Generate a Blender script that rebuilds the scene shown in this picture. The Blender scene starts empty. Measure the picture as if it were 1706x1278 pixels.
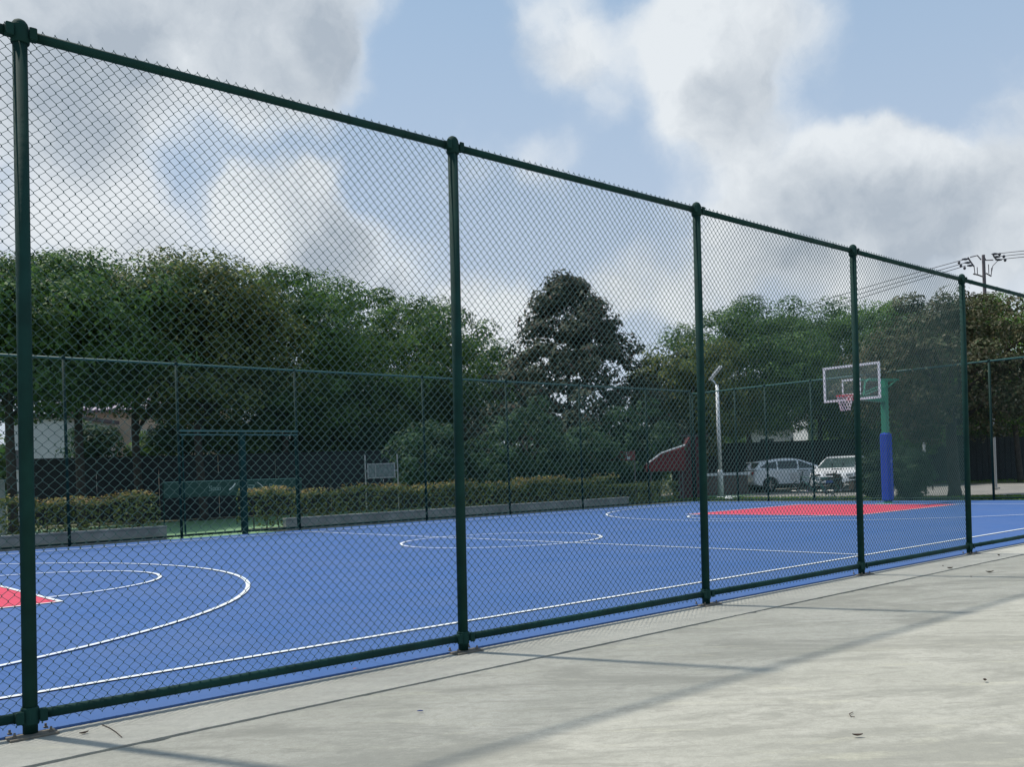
import bpy, math, random
import numpy as np
from mathutils import Vector, Matrix
sc = bpy.context.scene
COL = sc.collection
R = math.radians

# ---------------------------------------------------------------- camera
FPX, PIT, ROL, YAW, CH, CD, CYP = 1560.59, 0.00139, -0.03592, 0.72479, 1.1533, 4.92823, 791.25
fw = np.array([math.sin(YAW)*math.cos(PIT), math.cos(YAW)*math.cos(PIT), math.sin(PIT)])
r0 = np.array([math.cos(YAW), -math.sin(YAW), 0.0]); u0 = np.cross(r0, fw)
rt = r0*math.cos(ROL)+u0*math.sin(ROL); up = -r0*math.sin(ROL)+u0*math.cos(ROL)
CP = np.array([0, -CD, CH])
cam = bpy.data.cameras.new("camera"); co = bpy.data.objects.new("camera", cam); COL.objects.link(co)
cam.sensor_width = 36; cam.lens = FPX/1706*36; cam.shift_y = (CYP-639)/1706; cam.clip_end = 3000; cam.clip_start = 0.05
co.matrix_world = Matrix(((rt[0], up[0], -fw[0], CP[0]), (rt[1], up[1], -fw[1], CP[1]), (rt[2], up[2], -fw[2], CP[2]), (0, 0, 0, 1)))
sc.camera = co
def ray(x, y): return fw*FPX+rt*(x-853)-up*(y-CYP)
def gp(x, y, z=0.0):                      # ground point seen at a place of the photograph
    D = ray(x, y); return CP+D*((z-CH)/D[2])
def dp(x, y, d): return CP+ray(x, y)*(d/FPX)   # point at a real distance d
def at(x, d):                              # ground position (x, y) at distance d in a bearing
    p = dp(x, 800, d); return float(p[0]), float(p[1])
def zat(x, y, d): return float(dp(x, y, d)[2])

# ---------------------------------------------------------------- sun
SE, SAZ = R(60), R(110.5)
sdir = Vector((math.cos(SAZ)*math.cos(SE), math.sin(SAZ)*math.cos(SE), math.sin(SE)))
sl = bpy.data.lights.new("sun", 'SUN'); sl.energy = 4.3; sl.angle = R(1.9); sl.color = (1, .95, .87)
so = bpy.data.objects.new("sun", sl); COL.objects.link(so); so.rotation_euler = sdir.to_track_quat('Z', 'Y').to_euler()
so.location = (0, 0, 50)

# ---------------------------------------------------------------- sky with clouds
sc.view_settings.view_transform = 'Standard'; sc.view_settings.look = 'None'
sc.view_settings.exposure = 0.0; sc.view_settings.gamma = 1
w = bpy.data.worlds.new("World"); sc.world = w; w.use_nodes = True
nt = w.node_tree; nt.nodes.clear(); N = nt.nodes.new; L = nt.links.new
def math_n(op, a, b=None, c=None, tree=None, clamp=False):
    t = tree or nt; n = t.nodes.new('ShaderNodeMath'); n.operation = op; n.use_clamp = clamp
    for i, v in enumerate((a, b, c)):
        if v is None: continue
        if isinstance(v, (int, float)): n.inputs[i].default_value = v
        else: t.links.new(v, n.inputs[i])
    return n.outputs[0]
def mix_n(f, a, b, tree=None, mode='MIX'):
    t = tree or nt; n = t.nodes.new('ShaderNodeMix'); n.data_type = 'RGBA'; n.blend_type = mode
    for i, v in ((0, f), (6, a), (7, b)):
        if isinstance(v, (int, float)): n.inputs[i].default_value = v
        elif isinstance(v, tuple): n.inputs[i].default_value = (*v, 1)
        else: t.links.new(v, n.inputs[i])
    return n.outputs[2]
sky = N('ShaderNodeTexSky'); sky.sky_type = 'NISHITA'; sky.sun_disc = False
sky.sun_elevation = SE; sky.sun_rotation = math.atan2(sdir.x, sdir.y)
sky.air_density = 1.0; sky.dust_density = 1.2; sky.ozone_density = 1.5
tc = N('ShaderNodeTexCoord')
nw = N('ShaderNodeTexNoise'); nw.inputs['Scale'].default_value = 10; nw.inputs['Detail'].default_value = 8; nw.inputs['Roughness'].default_value = .55
L(tc.outputs['Generated'], nw.inputs['Vector'])
sub = N('ShaderNodeVectorMath'); sub.operation = 'SUBTRACT'; L(nw.outputs['Color'], sub.inputs[0]); sub.inputs[1].default_value = (.5, .5, .5)
scl = N('ShaderNodeVectorMath'); scl.operation = 'SCALE'; L(sub.outputs[0], scl.inputs[0]); scl.inputs['Scale'].default_value = .085
add = N('ShaderNodeVectorMath'); add.operation = 'ADD'; L(tc.outputs['Generated'], add.inputs[0]); L(scl.outputs[0], add.inputs[1])
wv = add.outputs[0]
def field(blobs):
    tot = None
    for x, y, r, a in blobs:
        v = Vector(ray(x, y)).normalized()
        d = N('ShaderNodeVectorMath'); d.operation = 'DISTANCE'; L(wv, d.inputs[0]); d.inputs[1].default_value = v
        m = N('ShaderNodeMapRange'); m.interpolation_type = 'SMOOTHSTEP'; L(d.outputs['Value'], m.inputs['Value'])
        m.inputs['From Min'].default_value = r/FPX; m.inputs['From Max'].default_value = r*.25/FPX
        m.inputs['To Min'].default_value = 0; m.inputs['To Max'].default_value = a
        tot = m.outputs[0] if tot is None else math_n('ADD', tot, m.outputs[0])
    return tot
cov = field([(60, 30, 300, .95), (300, 10, 280, .95), (470, 40, 190, .9), (560, 100, 80, .5), (625, -15, 70, .45), (120, 150, 170, .5),
             (390, 330, 75, .9), (440, 365, 110, .9), (512, 325, 90, 1.2), (560, 400, 100, .9), (620, 470, 120, .8), (480, 430, 160, .8), (700, 530, 140, .6),
             (190, 360, 120, .85), (120, 400, 130, .6), (270, 400, 130, .7), (20, 350, 130, .4), (905, 255, 75, .6), (780, 240, 90, .2),
             (930, 40, 115, .85), (1000, 110, 100, .6), (1110, 60, 105, .75), (1190, 40, 135, .85), (1290, 30, 110, .7), (1180, 140, 125, .9), (1140, 195, 105, .7), (1240, 220, 125, .7), (1360, 80, 90, .3),
             (1400, 260, 100, .95), (1500, 290, 100, .9), (1440, 345, 165, .9), (1605, 330, 110, .8), (1700, 330, 130, .8), (1700, 190, 80, .5), (1330, 345, 145, .6), (1200, 330, 130, .5),
             (1560, 420, 210, .8), (1350, 430, 160, .7), (1230, 405, 100, .8), (1080, 480, 120, 1.), (1000, 505, 90, .7), (1180, 500, 90, .8), (800, 540, 110, .8), (880, 600, 170, .8),
             (2150, 200, 450, .7), (-500, 200, 450, .7), (400, -500, 500, .6), (1300, -600, 520, .6)])
gry = field([(60, 40, 320, .5), (300, 20, 280, .45), (480, 60, 180, .6), (580, 90, 90, .5), (110, 160, 150, .5), (545, 400, 110, .55), (600, 450, 120, .55), (670, 500, 120, .45), (300, 440, 100, .3),
             (1190, 200, 120, .55), (1250, 165, 100, .4), (1330, 90, 110, .35), (1240, 70, 90, .2), (1430, 355, 130, .6), (1560, 370, 120, .65), (1280, 365, 130, .5), (1400, 430, 210, .45), (1650, 430, 170, .45), (1700, 240, 100, .3),
             (2150, 200, 450, .4), (-500, 200, 450, .4)])
fb = N('ShaderNodeTexNoise'); fb.inputs['Scale'].default_value = 8; fb.inputs['Detail'].default_value = 12; fb.inputs['Roughness'].default_value = .58
L(wv, fb.inputs['Vector'])
sh_ = N('ShaderNodeVectorMath'); sh_.operation = 'ADD'; L(wv, sh_.inputs[0]); sh_.inputs[1].default_value = tuple(sdir*.035+Vector((0, 0, .02)))
fbs = N('ShaderNodeTexNoise'); fbs.inputs['Scale'].default_value = 8; fbs.inputs['Detail'].default_value = 12; fbs.inputs['Roughness'].default_value = .58
L(sh_.outputs[0], fbs.inputs['Vector'])
f0 = math_n('SUBTRACT', fb.outputs['Fac'], .5)
cv = math_n('ADD', cov, math_n('MULTIPLY', f0, 1.8))
mr = N('ShaderNodeMapRange'); mr.interpolation_type = 'SMOOTHSTEP'; L(cv, mr.inputs['Value'])
mr.inputs['From Min'].default_value = .05; mr.inputs['From Max'].default_value = 1.3
fb2 = N('ShaderNodeTexNoise'); fb2.inputs['Scale'].default_value = 6.5; fb2.inputs['Detail'].default_value = 10; fb2.inputs['Roughness'].default_value = .55
L(wv, fb2.inputs['Vector'])
mrg = N('ShaderNodeMapRange'); L(cv, mrg.inputs['Value']); mrg.inputs['From Min'].default_value = .45; mrg.inputs['From Max'].default_value = 1.1
gg = math_n('ADD', math_n('MULTIPLY', gry, mrg.outputs[0]), math_n('MULTIPLY', math_n('SUBTRACT', fb2.outputs['Fac'], .5), 1.1))
gr_ = N('ShaderNodeMapRange'); gr_.interpolation_type = 'SMOOTHSTEP'; L(gg, gr_.inputs['Value']); gr_.inputs['From Min'].default_value = -.15; gr_.inputs['From Max'].default_value = 1.35
gg = math_n('ADD', gr_.outputs[0], math_n('MULTIPLY', math_n('SUBTRACT', fbs.outputs['Fac'], fb.outputs['Fac']), 1.8), clamp=True)
CK = 10.0
cloud = mix_n(gg, (.82*CK, .86*CK, .89*CK), (.43*CK, .49*CK, .56*CK))
sx_ = N('ShaderNodeSeparateXYZ'); L(tc.outputs['Generated'], sx_.inputs[0])
me_ = N('ShaderNodeMapRange'); L(sx_.outputs['Z'], me_.inputs['Value']); me_.inputs['From Min'].default_value = .46; me_.inputs['From Max'].default_value = .16
base = mix_n(.78, sky.outputs[0], mix_n(me_.outputs[0], (.40*CK, .56*CK, .76*CK), (.60*CK, .69*CK, .82*CK)))
col = mix_n(math_n('MULTIPLY', mr.outputs[0], .93), base, cloud)
bg = N('ShaderNodeBackground'); L(col, bg.inputs['Color']); bg.inputs['Strength'].default_value = .1
wo = N('ShaderNodeOutputWorld'); L(bg.outputs[0], wo.inputs[0])

# ---------------------------------------------------------------- materials
def mat(name, col, rough=.7, metal=0, spec=.5, var=None, vscale=3, bump=0, bscale=60, col2=None, coat=0, detail=6, vdist=None):
    m = bpy.data.materials.new(name); m.use_nodes = True; t = m.node_tree; b = t.nodes['Principled BSDF']
    b.inputs['Base Color'].default_value = (*col, 1); b.inputs['Roughness'].default_value = rough; b.inputs['Metallic'].default_value = metal
    b.inputs['Specular IOR Level'].default_value = spec; b.inputs['Coat Weight'].default_value = coat
    tcn = t.nodes.new('ShaderNodeTexCoord')
    if col2 is not None or var:
        n = t.nodes.new('ShaderNodeTexNoise'); n.inputs['Scale'].default_value = vscale; n.inputs['Detail'].default_value = detail
        t.links.new(tcn.outputs['Object'], n.inputs['Vector'])
        c2 = col2 if col2 is not None else tuple(c*(1-var) for c in col)
        mrn = t.nodes.new('ShaderNodeMapRange'); t.links.new(n.outputs['Fac'], mrn.inputs[0]); mrn.inputs[1].default_value = .33; mrn.inputs[2].default_value = .67
        t.links.new(mix_n(mrn.outputs[0], tuple(col), tuple(c2), t), b.inputs['Base Color'])
    if bump:
        n = t.nodes.new('ShaderNodeTexNoise'); n.inputs['Scale'].default_value = bscale; n.inputs['Detail'].default_value = 8
        t.links.new(tcn.outputs['Object'], n.inputs['Vector'])
        bp = t.nodes.new('ShaderNodeBump'); bp.inputs['Strength'].default_value = bump; bp.inputs['Distance'].default_value = .02
        t.links.new(n.outputs['Fac'], bp.inputs['Height']); t.links.new(bp.outputs[0], b.inputs['Normal'])
    return m
def leafmat(name, c1, c2, c3=None, trans=.3, cl=1.3):
    m = bpy.data.materials.new(name); m.use_nodes = True; t = m.node_tree; b = t.nodes['Principled BSDF']
    g = t.nodes.new('ShaderNodeNewGeometry'); rp = t.nodes.new('ShaderNodeValToRGB'); t.links.new(g.outputs['Random Per Island'], rp.inputs[0])
    e = rp.color_ramp.elements; e[0].color = (*c1, 1); e[1].color = (*c2, 1); e[0].position = .05; e[1].position = .9
    if c3: x = e.new(.97); x.color = (*c3, 1)
    tcn = t.nodes.new('ShaderNodeTexCoord'); n = t.nodes.new('ShaderNodeTexNoise'); n.inputs['Scale'].default_value = cl; n.inputs['Detail'].default_value = 3
    t.links.new(tcn.outputs['Object'], n.inputs['Vector'])
    mrn = t.nodes.new('ShaderNodeMapRange'); t.links.new(n.outputs['Fac'], mrn.inputs[0]); mrn.inputs[1].default_value = .35; mrn.inputs[2].default_value = .65
    mrn.inputs[3].default_value = .55; mrn.inputs[4].default_value = 1.5
    hs = t.nodes.new('ShaderNodeHueSaturation'); t.links.new(rp.outputs[0], hs.inputs['Color']); t.links.new(mrn.outputs[0], hs.inputs['Value'])
    t.links.new(hs.outputs[0], b.inputs['Base Color']); b.inputs['Roughness'].default_value = .6; b.inputs['Specular IOR Level'].default_value = .15
    tr = t.nodes.new('ShaderNodeBsdfTranslucent'); hs2 = t.nodes.new('ShaderNodeHueSaturation'); hs2.inputs['Value'].default_value = 1.5; hs2.inputs['Saturation'].default_value = 1.1
    t.links.new(hs.outputs[0], hs2.inputs['Color']); t.links.new(hs2.outputs[0], tr.inputs['Color'])
    ms = t.nodes.new('ShaderNodeMixShader'); ms.inputs[0].default_value = trans
    t.links.new(b.outputs[0], ms.inputs[1]); t.links.new(tr.outputs[0], ms.inputs[2])
    t.links.new(ms.outputs[0], t.nodes['Material Output'].inputs['Surface'])
    return m
M = {}
M['post'] = mat('green_post_paint', (.008, .045, .037), .78, spec=.2, var=.35, vscale=6, bump=.08, bscale=40)
M['wire'] = mat('green_wire_coating', (.040, .105, .098), .45, spec=.45)
M['postfar'] = mat('far_fence_paint', (.006, .034, .028), .7, spec=.2, var=.3)
M['gate_litrail'] = mat('gate_and_lit_rail_paint', (.03, .12, .10), .5, var=.2)  # gate lintel colour; on the far top rails it stands in for sunlight
M['wirefar'] = mat('green_wire_coating_far', (.03, .085, .08), .4)
M['plate'] = mat('weathered_plate', (.13, .125, .11), .7, metal=.2, col2=(.20, .17, .13), vscale=25)
M['white'] = mat('white_paint', (.75, .78, .78), .5, var=.12, vscale=4)
M['steel'] = mat('galvanised_steel', (.42, .43, .43), .45, metal=.6, var=.3, vscale=30)
M['line'] = mat('court_line_white', (.74, .78, .80), .55, var=.12, vscale=8)
M['bark'] = mat('tree_bark', (.055, .045, .038), .9, var=.45, vscale=5, bump=.7, bscale=18)
M['planter'] = mat('planter_concrete', (.33, .335, .31), .9, var=.35, vscale=2.5, bump=.3, bscale=30)
M['hoop_green'] = mat('hoop_green_paint', (.03, .27, .15), .4, var=.15)
M['pad'] = mat('blue_pad_vinyl', (.022, .065, .42), .8, spec=.15, var=.15, vscale=5)
M['red'] = mat('red_paint', (.50, .03, .04), .5, var=.2)
M['net'] = mat('net_cord', (.75, .72, .74), .8)
M['carwhite'] = mat('car_white_paint', (.88, .89, .90), .22, coat=.6, var=.04)
M['glass'] = mat('car_dark_glass', (.015, .02, .022), .06, spec=.8)
M['glasslight'] = mat('windscreen_glass', (.05, .075, .075), .05, spec=.9)
M['black'] = mat('black_plastic', (.015, .016, .017), .5)
M['tyre'] = mat('tyre_rubber', (.02, .02, .02), .8)
M['rim'] = mat('alloy_rim', (.5, .5, .5), .3, metal=.8)
M['lampglass'] = mat('headlamp_glass', (.25, .27, .28), .1, spec=.8)
M['tail'] = mat('tail_lamp_red', (.3, .02, .02), .2)
M['teal'] = mat('teal_scooter_paint', (.03, .14, .12), .35, coat=.3)
M['brownmoto'] = mat('brown_motorcycle_paint', (.06, .05, .045), .4)
M['darkfence'] = mat('dark_screen_panels', (.012, .017, .022), .75, var=.35, vscale=1.2)
M['banner'] = mat('dark_green_banner', (.012, .06, .05), .7, var=.2)
M['bannerlogo'] = mat('banner_print', (.25, .36, .34), .7)
M['beige'] = mat('beige_render', (.72, .56, .43), .85, var=.2, vscale=1.2)
M['roof'] = mat('lilac_grey_roof_tiles', (.50, .43, .50), .7, var=.35, vscale=3)
M['whitewall'] = mat('white_render', (.66, .68, .68), .8, var=.12, vscale=1.5)
M['winglass'] = mat('window_glass', (.04, .05, .06), .1, spec=.7)
M['utility'] = mat('utility_pole_concrete', (.13, .11, .12), .8)
M['insul'] = mat('insulator_ceramic', (.05, .05, .07), .5)
M['dryleaf'] = mat('dry_leaf', (.07, .045, .03), .8, var=.4, vscale=40)
M['bluebit'] = mat('blue_plastic_chip', (.03, .07, .25), .5)
M['redbit'] = mat('terracotta_chip', (.4, .12, .08), .8)
M['canopy'] = mat('red_canvas', (.20, .020, .022), .7, var=.3, vscale=2)
M['darkred'] = mat('dark_red_canvas', (.10, .018, .025), .7, var=.3, vscale=2)
M['film'] = mat('plastic_film_scrap', (.7, .74, .75), .3)

# concrete of the foreground
def concrete(name, c1, c2, c3, streak=True):
    m = bpy.data.materials.new(name); m.use_nodes = True; t = m.node_tree; b = t.nodes['Principled BSDF']; b.inputs['Roughness'].default_value = .85; b.inputs['Specular IOR Level'].default_value = .25
    tcn = t.nodes.new('ShaderNodeTexCoord')
    def noise(s, d=6, ro=.55, sc3=(1, 1, 1), rot=0):
        m0 = t.nodes.new('ShaderNodeMapping'); m0.inputs['Rotation'].default_value = (0, 0, rot); t.links.new(tcn.outputs['Object'], m0.inputs[0]); mp = t.nodes.new('ShaderNodeMapping'); mp.inputs['Scale'].default_value = sc3; t.links.new(m0.outputs[0], mp.inputs[0])
        n = t.nodes.new('ShaderNodeTexNoise'); n.inputs['Scale'].default_value = s; n.inputs['Detail'].default_value = d; n.inputs['Roughness'].default_value = ro; n.inputs['Distortion'].default_value = .6
        t.links.new(mp.outputs[0], n.inputs['Vector']); return n.outputs['Fac']
    def rng(v, a, bb, c=0, d=1):
        n = t.nodes.new('ShaderNodeMapRange'); n.interpolation_type = 'SMOOTHSTEP'; t.links.new(v, n.inputs[0])
        for i, q in enumerate((a, bb, c, d)): n.inputs[i+1].default_value = q
        return n.outputs[0]
    c = mix_n(rng(noise(1.1), .35, .65), c1, c2, t)
    c = mix_n(rng(noise(2.2, 9, .7, (.6, 2.2, 1), .62), .47, .66, 0, .85), c, c3, t)
    c = mix_n(rng(noise(.8, 8, .68, (.7, 1.5, 1), .66), .49, .60, 0, .65), c, tuple(q*.86 for q in c3), t)
    c = mix_n(rng(noise(5, 9, .75, (.4, 2.6, 1), .85), .56, .64, 0, .55), c, tuple(q*.80 for q in c3), t)
    c = mix_n(rng(noise(1.7, 10, .74, (.8, 1.6, 1), .5), .58, .63, 0, .4), c, tuple(q*.82 for q in c3), t)
    c = mix_n(rng(noise(7, 9, .8, (.8, 2, 1), .7), .63, .70, 0, .6), c, (.56, .555, .50), t)
    c = mix_n(rng(noise(2.4, 8, .7, (.5, 2.4, 1), .72), .54, .72, 0, .55), c, (c1[0]*1.18, c1[1]*1.17, c1[2]*1.05), t)
    c = mix_n(rng(noise(17, 9, .8), .38, .66, 0, .42), c, tuple(q*.62 for q in c2), t)
    c = mix_n(rng(noise(130, 4, .8), .35, .7, 0, .34), c, tuple(q*.5 for q in c2), t)
    t.links.new(c, b.inputs['Base Color'])
    bp = t.nodes.new('ShaderNodeBump'); bp.inputs['Strength'].default_value = .35; bp.inputs['Distance'].default_value = .006
    t.links.new(noise(45, 8, .7), bp.inputs['Height']); t.links.new(bp.outputs[0], b.inputs['Normal'])
    return m
M['slab'] = concrete('concrete_slab', (.47, .455, .39), (.405, .395, .335), (.305, .30, .255))
M['kerb'] = concrete('kerb_concrete', (.48, .47, .41), (.44, .43, .375), (.38, .375, .33))
M['road'] = concrete('road_concrete', (.30, .29, .26), (.26, .25, .23), (.22, .21, .19))
# interlocking tile court
def courtmat(name, c):
    m = bpy.data.materials.new(name); m.use_nodes = True; t = m.node_tree; b = t.nodes['Principled BSDF']; b.inputs['Roughness'].default_value = .8; b.inputs['Specular IOR Level'].default_value = .12
    tcn = t.nodes.new('ShaderNodeTexCoord')
    br = t.nodes.new('ShaderNodeTexBrick'); br.offset = 0; br.inputs['Scale'].default_value = 1; br.inputs['Brick Width'].default_value = .25; br.inputs['Row Height'].default_value = .25
    br.inputs['Mortar Size'].default_value = .003; br.inputs['Color1'].default_value = (*c, 1); br.inputs['Color2'].default_value = (*[q*.93 for q in c], 1); br.inputs['Mortar'].default_value = (*[q*.55 for q in c], 1)
    t.links.new(tcn.outputs['Object'], br.inputs['Vector'])
    n = t.nodes.new('ShaderNodeTexNoise'); n.inputs['Scale'].default_value = .8; n.inputs['Detail'].default_value = 8; n.inputs['Roughness'].default_value = .65; t.links.new(tcn.outputs['Object'], n.inputs['Vector'])
    mrn = t.nodes.new('ShaderNodeMapRange'); t.links.new(n.outputs['Fac'], mrn.inputs[0]); mrn.inputs[1].default_value = .3; mrn.inputs[2].default_value = .7; mrn.inputs[3].default_value = .0; mrn.inputs[4].default_value = .6
    t.links.new(mix_n(mrn.outputs[0], br.outputs['Color'], tuple(q*.75+.05 for q in c), t), b.inputs['Base Color'])
    ch = t.nodes.new('ShaderNodeTexChecker'); ch.inputs['Scale'].default_value = 62; t.links.new(tcn.outputs['Object'], ch.inputs['Vector'])
    bp = t.nodes.new('ShaderNodeBump'); bp.inputs['Strength'].default_value = .25; bp.inputs['Distance'].default_value = .003
    t.links.new(ch.outputs['Fac'], bp.inputs['Height']); t.links.new(bp.outputs[0], b.inputs['Normal'])
    return m
M['blue'] = courtmat('blue_court_tiles', (.052, .124, .318))
M['redcourt'] = courtmat('red_court_tiles', (.62, .060, .115))
M['greencourt'] = mat('green_court_paint', (.14, .27, .12), .8, col2=(.17, .31, .15), vscale=1.5)
M['grass'] = mat('grass_ground', (.05, .075, .022), .95, col2=(.09, .085, .045), vscale=1.3, bump=.6, bscale=25)
M['verge'] = mat('soil_verge', (.075, .07, .045), .95, col2=(.05, .075, .03), vscale=2, bump=.6, bscale=25)
M['brick'] = mat('dull_brick', (.17, .135, .12), .9, var=.4, vscale=6)
M['leaf'] = leafmat('broad_leaves', (.042, .092, .028), (.098, .165, .048))
M['leafolive'] = leafmat('olive_leaves', (.060, .090, .026), (.130, .160, .052), (.20, .18, .06))
M['leafbright'] = leafmat('fresh_green_leaves', (.055, .120, .022), (.14, .23, .045))
M['leafdark'] = leafmat('dark_magnolia_leaves', (.034, .050, .030), (.076, .084, .052), (.10, .070, .052), trans=.12)
M['leafbrown'] = leafmat('brown_green_leaves', (.036, .062, .026), (.105, .092, .048), (.20, .19, .13), trans=.2)
M['leafshrub'] = leafmat('shrub_leaves', (.026, .060, .030), (.055, .105, .050), (.09, .13, .07))
M['leafhedge'] = leafmat('hedge_leaves', (.040, .060, .020), (.10, .125, .045), cl=2)
M['leaftip'] = leafmat('yellow_orange_hedge_tips', (.16, .17, .055), (.27, .18, .085), (.27, .28, .08), cl=1.2)

# ---------------------------------------------------------------- mesh helpers
class MB:
    def __init__(s): s.v = []; s.f = []; s.m = []; s.mi = 0
    def _add(s, vs, fs):
        o = len(s.v); s.v += [tuple(map(float, p)) for p in vs]
        for f in fs: s.f.append(tuple(i+o for i in f)); s.m.append(s.mi)
    def box(s, c, d, rz=0, ax=None, bev=0):
        cx, cy, cz = c; x, y, z = [q/2 for q in d]
        if bev:
            b = min(bev, x*.9, y*.9, z*.9); pts = []
            lays = [(-z, b), (-z+b, 0), (z-b, 0), (z, b)]
            for zz, i in lays:
                xi, yi = x-i, y-i
                pts += [(-xi+b, -yi, zz), (xi-b, -yi, zz), (xi, -yi+b, zz), (xi, yi-b, zz), (xi-b, yi, zz), (-xi+b, yi, zz), (-xi, yi-b, zz), (-xi, -yi+b, zz)]
            fs = [tuple(range(7, -1, -1)), tuple(range(24, 32))]
            for k in range(3):
                for i in range(8): j = (i+1) % 8; fs.append((k*8+i, k*8+j, k*8+8+j, k*8+8+i))
        else:
            pts = [(a, b_, e) for e in (-z, z) for a, b_ in ((-x, -y), (x, -y), (x, y), (-x, y))]
            fs = [(3, 2, 1, 0), (4, 5, 6, 7), (0, 1, 5, 4), (1, 2, 6, 5), (2, 3, 7, 6), (3, 0, 4, 7)]
        c_, s_ = math.cos(rz), math.sin(rz)
        out = []
        for p in pts:
            if ax is not None:
                q = Vector(ax[0])*p[0]+Vector(ax[1])*p[1]+Vector(ax[2])*p[2]; out.append((cx+q[0], cy+q[1], cz+q[2]))
            else: out.append((cx+p[0]*c_-p[1]*s_, cy+p[0]*s_+p[1]*c_, cz+p[2]))
        s._add(out, fs)
    def tube(s, pts, rad, n=10, cap=True, closed=False):
        pts = [Vector([float(q) for q in p]) for p in pts]; k = len(pts)
        if not hasattr(rad, '__len__'): rad = [rad]*k
        vs = []; ref = None
        for i, p in enumerate(pts):
            if closed: t = pts[(i+1) % k]-pts[i-1]
            else: t = pts[min(i+1, k-1)]-pts[max(i-1, 0)]
            t.normalize()
            if ref is None:
                ref = Vector((0, 0, 1)) if abs(t.z) < .9 else Vector((1, 0, 0))
            a = t.cross(ref).normalized(); b = t.cross(a).normalized(); ref = -b if False else ref
            if abs(t.dot(ref)) > .98: ref = a
            for j in range(n):
                g = 2*math.pi*j/n; vs.append(p+(a*math.cos(g)+b*math.sin(g))*rad[i])
        fs = []
        for i in range(k if closed else k-1):
            for j in range(n):
                q = (i+1) % k; fs.append((i*n+j, i*n+(j+1) % n, q*n+(j+1) % n, q*n+j))
        if cap and not closed: fs += [tuple(range(n-1, -1, -1)), tuple((k-1)*n+j for j in range(n))]
        s._add(vs, fs)
    def lathe(s, prof, c, n=16, ax=(0, 0, 1)):
        ax = Vector(ax).normalized(); t = Vector((1, 0, 0)) if abs(ax.x) < .9 else Vector((0, 1, 0))
        a = ax.cross(t).normalized(); b = ax.cross(a); c = Vector(c); vs = []
        for r_, h in prof:
            for j in range(n):
                g = 2*math.pi*j/n; vs.append(c+ax*h+(a*math.cos(g)+b*math.sin(g))*r_)
        fs = [(i*n+j, i*n+(j+1) % n, (i+1)*n+(j+1) % n, (i+1)*n+j) for i in range(len(prof)-1) for j in range(n)]
        fs += [tuple(range(n-1, -1, -1)), tuple((len(prof)-1)*n+j for j in range(n))]
        s._add(vs, fs)
    def poly(s, pts): s._add(pts, [tuple(range(len(pts)))])
    def prism(s, outline, thick):       # outline: 3D points, thick: offset vector
        k = len(outline); t = Vector(thick); o = [Vector(p) for p in outline]
        s._add(o+[p+t for p in o], [tuple(range(k-1, -1, -1)), tuple(range(k, 2*k))]+[(i, (i+1) % k, k+(i+1) % k, k+i) for i in range(k)])
    def build(s, name, m, parent=None, smooth=False, loc=None):
        me = bpy.data.meshes.new(name); me.from_pydata(s.v, [], s.f)
        ms = m if isinstance(m, (list, tuple)) else [m]
        for q in ms: me.materials.append(q)
        if len(ms) > 1: me.polygons.foreach_set('material_index', s.m)
        if smooth:
            me.polygons.foreach_set('use_smooth', [len(p.vertices) == 4 for p in me.polygons])
        me.update(); return link(name, me, parent, loc)
def soft(o, a=38):
    o.data.polygons.foreach_set('use_smooth', [True]*len(o.data.polygons)); o.data.set_sharp_from_angle(angle=R(a)); return o
def link(name, me, parent=None, loc=None):
    o = bpy.data.objects.new(name, me); COL.objects.link(o)
    if parent is not None: o.parent = parent
    if loc is not None: o.location = loc
    return o
def tag(o, label=None, cat=None, group=None, kind=None):
    for k, v in (('label', label), ('category', cat), ('group', group), ('kind', kind)):
        if v: o[k] = v
    return o
def empty(name, loc, rz=0, label=None, cat=None, group=None):
    o = bpy.data.objects.new(name, None); COL.objects.link(o); o.location = loc; o.rotation_euler = (0, 0, rz); o.empty_display_size = .2
    return tag(o, label, cat, group)
def npmesh(name, V, F, m, parent=None, mi=None):
    me = bpy.data.meshes.new(name); V = np.asarray(V, np.float32); F = np.asarray(F, np.int32)
    me.vertices.add(len(V)); me.vertices.foreach_set('co', V.ravel())
    k = F.shape[1]; me.loops.add(F.size); me.loops.foreach_set('vertex_index', F.ravel())
    me.polygons.add(len(F)); me.polygons.foreach_set('loop_start', np.arange(0, F.size, k, dtype=np.int32))
    for q in (m if isinstance(m, (list, tuple)) else [m]): me.materials.append(q)
    if mi is not None: me.polygons.foreach_set('material_index', np.asarray(mi, np.int32))
    me.update(calc_edges=True); me.validate()
    return link(name, me, parent)
def sheet(name, outline, z, m, kind='structure', thick=0):
    b = MB()
    if thick: b.prism([(x, y, z-thick) for x, y in outline], (0, 0, thick))
    else: b.poly([(x, y, z) for x, y in outline])
    return tag(b.build(name, m), kind=kind)

# ---------------------------------------------------------------- ground
ZC = -.012
sheet('ground', [(-300, -300), (600, -300), (600, 900), (-300, 900)], -.06, M['grass'])
rg = random.Random(4)
edge = []
x = -30.0
while x < 60: edge.append((x, -.563+rg.uniform(-.005, .003)-.005*math.sin(x*1.7)-(rg.random() < .06)*rg.uniform(.005, .02))); x += .045
sheet('concrete_yard', [(-30, -40), (60, -40), (60, -.55)]+edge[::-1], ZC, M['slab'], thick=.04)
edge2 = [(q[0], -.538+rg.uniform(-.003, .003)) for q in edge]
sheet('kerb_strip', edge2+[(60, .06), (-30, .06)], ZC+.004, M['kerb'], thick=.04)
CX0, CX1, CY1 = -5.5, 27.15, 15.95
KY, KH, HL = 7.886, 2.32, -2.42
sheet('court_surface', [(CX0, .012), (CX1, .012), (CX1, CY1), (CX0, CY1)], .004, M['blue'], thick=.014)
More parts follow.
